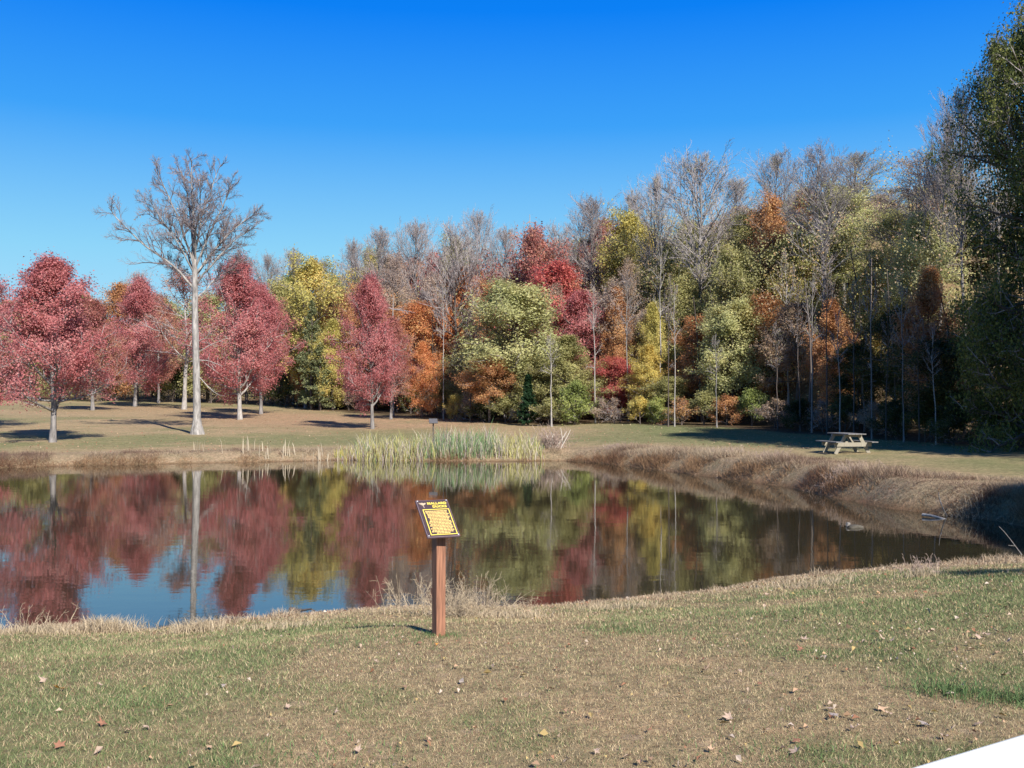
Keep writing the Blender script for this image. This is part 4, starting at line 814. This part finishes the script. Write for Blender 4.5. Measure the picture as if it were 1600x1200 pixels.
# ------------------------------------------------------------------ white rail beside the camera
WP = plain_mat('white_paint', (.80, .79, .70), .45, 0, 12, .03)
ra, rb_ = Vector((.45, 1.185)), Vector((.655, 1.315)); du = (rb_ - ra).normalized(); ang = math.atan2(du.y, du.x); zt = CAMZ - .42
pt = ra + du * .9; perp = Vector((du.y, -du.x)); ctr = pt + perp * .075; gzr = gz(ctr.x, ctr.y)
rail = empty('white_railing', (ctr.x, ctr.y, gzr), ang); tag(rail, 'white painted wooden railing crossing the bottom right corner beside the viewer', 'railing')
mb = MB(); box(mb, (.2, 0, zt - gzr - .02), (2.6, .15, .04), None, 0, .006); mb.obj('top_board', [WP], rail)
for hz in (.35, .75): mb = MB(); box(mb, (.2, 0, hz), (2.5, .04, .12), None, 0, .005); mb.obj('rail', [WP], rail)
for xk in (-1.0, .25, 1.45): mb = MB(); box(mb, (xk, 0, (zt - gzr - .042) / 2 - .05), (.09, .09, zt - gzr - .042 + .1), None, 0, .005); mb.obj('post', [WP], rail)

# ------------------------------------------------------------------ fallen leaves
LM = {'pale': plain_mat('leaf_litter_pale', (.37, .265, .20), .8, 0, 30, .2), 'tan': plain_mat('leaf_litter_tan', (.46, .30, .19), .8, 0, 30, .25), 'brown': plain_mat('leaf_litter_brown', (.26, .12, .07), .8, 0, 30, .25), 'orange': plain_mat('leaf_litter_orange', (.70, .30, .05), .7, 0, 12, .35), 'grey': plain_mat('leaf_litter_grey', (.27, .22, .20), .8, 0, 30, .2)}
def leaf_mesh(seed):
    r = random.Random(seed); n_ = 10; pts = []; tips = [(90, 1.0), (60, .45), (38, .85), (10, .4), (-25, .62), (-75, .22), (-105, .22), (-155, .62), (170, .4), (142, .85), (120, .45)]
    cu = r.uniform(-.9, 1.2); cu2 = r.uniform(.2, 1.4)
    def lift(x, y): return .5 * cu * x * x + .45 * cu2 * y * y + .15 * math.sin(5 * x + seed) * abs(y)
    pts = [(math.cos(R(a)) * d * r.uniform(.8, 1.1), math.sin(R(a)) * d * r.uniform(.85, 1.1)) for a, d in tips]
    V = [(0, 0, 0)] + [(x, y, lift(x, y)) for x, y in pts] + [(0, -.75, .12), (.03, -.75, .12)]
    m_ = len(pts); mb = MB(); mb.add(V, [[0, 1 + k, 1 + (k + 1) % m_] for k in range(m_)] + [[0, m_ + 1, m_ + 2]]); return mb
LV = {c: [leaf_mesh(s).mesh('fallen_leaf', [m_]) for s in range(5)] for c, m_ in LM.items()}
leafs = [(97, 1079, .062, 'orange', 'bright orange and yellow fallen leaf on the left of the near lawn'), (73, 1066, .045, 'pale', None), (1100, 1050, .060, 'pale', 'large pale curled leaf right of the sign, on the middle lawn'), (1099, 1033, .034, 'grey', None), (862, 1082, .040, 'pale', None), (1138, 1126, .046, 'pale', None), (1195, 1146, .036, 'tan', None), (1330, 1144, .045, 'pale', None), (1242, 1165, .040, 'brown', None), (1257, 993, .055, 'brown', None), (1254, 1002, .05, 'pale', None), (1250, 1019, .045, 'brown', None), (1377, 1002, .055, 'pale', None), (1390, 1005, .04, 'pale', None), (1420, 1018, .055, 'pale', None), (1358, 1011, .045, 'brown', None), (1372, 1112, .05, 'tan', None), (1418, 1132, .04, 'pale', None), (1440, 1136, .055, 'grey', None), (1524, 1136, .045, 'tan', None), (1475, 1160, .045, 'pale', None), (1525, 997, .05, 'pale', None), (1538, 996, .05, 'pale', None), (1555, 990, .05, 'grey', None), (1480, 1010, .045, 'tan', None), (1572, 1007, .045, 'tan', None), (1565, 1060, .045, 'tan', None), (1385, 1118, .035, 'pale', None), (1300, 1122, .045, 'grey', None), (1295, 1112, .04, 'pale', None), (1241, 1184, .045, 'pale', None), (1012, 1143, .03, 'brown', None), (1108, 1176, .03, 'tan', None), (685, 1010, .032, 'orange', 'small orange leaf lying at the foot of the sign post'), (655, 1008, .035, 'brown', None), (588, 1038, .034, 'pale', None), (525, 1120, .03, 'pale', None), (450, 1107, .03, 'pale', None), (165, 1134, .045, 'brown', None), (98, 1168, .045, 'brown', None), (205, 1146, .035, 'tan', None), (232, 1142, .035, 'pale', None), (160, 1075, .03, 'pale', None), (1060, 1092, .03, 'tan', None), (1186, 1073, .03, 'brown', None), (1228, 975, .03, 'pale', None), (1035, 972, .04, 'tan', None), (1460, 896, .08, 'pale', 'big pale leaf heap scrap near the narrow end of the pond'), (1195, 930, .04, 'pale', None), (1298, 921, .04, 'pale', None), (1394, 914, .035, 'pale', None), (875, 1026, .03, 'tan', None), (560, 1180, .032, 'pale', None), (672, 1158, .03, 'tan', None), (960, 1110, .03, 'grey', None), (800, 1010, .03, 'tan', None), (930, 1180, .03, 'pale', None), (1150, 1030, .03, 'tan', None), (350, 1075, .026, 'grey', None), (330, 1170, .03, 'tan', None)]
rl = random.Random(8); seen = {}
def leaf_place(px, py):
    v = 'left end of the lawn' if px < 260 else 'lawn left of the sign' if px < 640 else 'lawn just right of the sign' if px < 900 else 'mid lawn' if px < 1180 else 'right part of the lawn' if px < 1420 else 'far right lawn'
    h = 'near the water' if py < 960 else 'halfway to the pond' if py < 1060 else 'close to the viewer' if py < 1150 else 'at the front'
    return f'{v}, {h}'
CNM = {'pale': 'pale beige', 'tan': 'tan', 'brown': 'dark brown', 'grey': 'greyish', 'orange': 'orange'}
for q, (px, py, s, c, t) in enumerate(leafs):
    p = ground_px(px, py); o = link('fallen_leaf', LV[c][q % 5]); o.location = (p.x, p.y, p.z + .022); o.rotation_euler = (rl.uniform(-.5, .5), rl.uniform(-.5, .5), rl.uniform(0, 6.28)); o.scale = (s, s, s)
    lbq = t or f'{CNM[c]} fallen leaf on the {leaf_place(px, py)}'; seen[lbq] = seen.get(lbq, 0) + 1
    if seen[lbq] > 1: lbq = f'{["", "another", "third", "fourth", "fifth"][min(4, seen[lbq] - 1)]} {lbq}'
    tag(o, lbq, 'leaf', 'fallen leaves on the near lawn')
# small crumbs of leaves, uncountable
cr = MB(); rg = np.random.default_rng(99); N = 3000; D = 3.8 * (15.5 / 3.8) ** rg.random(N); x = rg.uniform(-1, 1, N) * (.54 * D + .3); k = (rg.random(N) < (.30 + .09 * x) * (.3 + 1.5 * sstep(.4, .65, fbm(x, D, 1.3, 151, 3)))) & (pond_sd(x, D) > .3); x, D = x[k], D[k]
x2, y2 = along(ne, rg, 700, .1, .8); x = np.concatenate([x, x2]); D = np.concatenate([D, y2]); C = np.stack([x, D, np.maximum(height(x, D), 0) + .02], 1); N = len(x)
a = norm(rg.normal(0, 1, (N, 3)) * [1, 1, .35]); b_ = norm(np.cross(a, np.array([0, 0, 1.]) + rg.normal(0, .4, (N, 3)))); s = .010 + .022 * rg.random((N, 1)) ** 2
V = np.stack([C - a * s, C + b_ * s * .7 + [0, 0, .008], C + a * s * .8, C - b_ * s * .5 + [0, 0, .012]], 1)
lc = np.array([[.42, .31, .23], [.38, .24, .15], [.25, .12, .07], [.46, .37, .30], [.36, .26, .11]])[rg.integers(0, 5, N)] * rg.uniform(.8, 1.15, (N, 1))
cr.add(V.reshape(-1, 3), np.arange(N * 4).reshape(-1, 4), 0, None, lc)
# leaves dropped on the far lawn
N = 9000; px = rg.uniform(-40, 1640, N); D = 40 + 60 * rg.random(N) ** 1.3; x = (px - 800) / F * D; k = (pond_sd(x, D) > 2.0) & (D < forest_line(x)); x, D = x[k], D[k]; N = len(x)
C = np.stack([x, D, height(x, D) + .03], 1); a = norm(rg.normal(0, 1, (N, 3)) * [1, 1, .4]); b_ = norm(np.cross(a, np.array([0, 0, 1.]) + rg.normal(0, .4, (N, 3)))); s = rg.uniform(.02, .045, (N, 1))
V = np.stack([C - a * s, C + b_ * s * .6, C + a * s, C - b_ * s * .6], 1); lc = np.array([[.42, .28, .18], [.36, .19, .12], [.32, .11, .08], [.42, .32, .22]])[rg.integers(0, 4, N)]
cr.add(V.reshape(-1, 3), np.arange(N * 4).reshape(-1, 4), 0, None, lc)
tag(cr.obj('leaf_litter', [col_mat('litter_bits', .8)]), 'small scattered scraps of dead leaves on both lawns', 'leaves', None, 'stuff')

# ------------------------------------------------------------------ things in and by the water
def stick(name, p0, p1, r, label, m_, seed, sub=3):
    rg = np.random.default_rng(seed); p0 = np.array(p0, float); p1 = np.array(p1, float); e = empty(name, p0); tag(e, label, 'branch')
    L = np.linalg.norm(p1 - p0); mb = MB(); P = grow(rg, np.zeros((1, 3)), (p1 - p0)[None] / L, np.array([L]), 7, .06, 0); Rr = r * np.linspace(1, .35, 7)[None]; tubes(mb, P, Rr, 6); mb.obj('limb', [m_], e, True)
    S2, D2, L2, _ = children(rg, P, Rr, np.array([L]), sub, .8, .3); mb = MB(); tubes(mb, grow(rg, S2, D2, L2, 3, .1, 0), r * .35 * np.ones((len(S2), 3)), 3); mb.obj('twig', [m_], e)
def W(px, py, z=0.02): x, y = wp(px, py); return (x, y, z)
stick('floating_branch', W(455, 954, .03), W(486, 961, .02), .028, 'dark half sunken branch floating near the left bank', BARK['dark'], 31, 2)
stick('driftwood', W(1440, 807, .05), W(1512, 815, .03), .035, 'long pale driftwood branch lying at the foot of the right bank', BARK['pale'], 32, 4)
stick('leaning_stick', W(1478, 806, .0), (W(1464, 812)[0], W(1464, 812)[1] + .3, .55), .018, 'short pale stick leaning on the right bank over the driftwood', BARK['pale'], 33, 1)
stick('leaning_stick', W(1594, 866, .0), (W(1583, 880)[0], W(1583, 880)[1] + .6, .45), .009, 'thin pale stick standing in the shaded narrow end of the pond', BARK['pale'], 34, 1)
def rock(px, py, s, label, c, seed):
    import bmesh
    bm = bmesh.new(); bmesh.ops.create_icosphere(bm, subdivisions=2, radius=1); r = random.Random(seed)
    for v in bm.verts: v.co *= r.uniform(.82, 1.15); v.co.x *= s[0]; v.co.y *= s[1]; v.co.z *= s[2]
    me = bpy.data.meshes.new('stone'); bm.to_mesh(me); bm.free(); me.materials.append(c); o = link('stone', me); x, y = wp(px, py); o.location = (x, y, s[2] * .2); tag(o, label, 'stone')
RKD = plain_mat('stone_dark', (.07, .06, .045), .8, 0, 8, .4, .5); RKL = plain_mat('stone_light', (.17, .155, .14), .8, 0, 8, .3, .5)
rock(1334, 824, (.17, .07, .055), 'dark stone breaking the water surface below the picnic table', RKD, 1)
rock(1324, 822, (.06, .05, .075), 'small light stone beside the dark one in the water', RKL, 2)
rock(1131, 745, (.10, .08, .07), 'small dark stone on the waterline of the right bank', RKD, 3)
rock(948, 724, (.12, .08, .06), 'grey stone on the waterline near the pale stemmed shrub', RKL, 4)
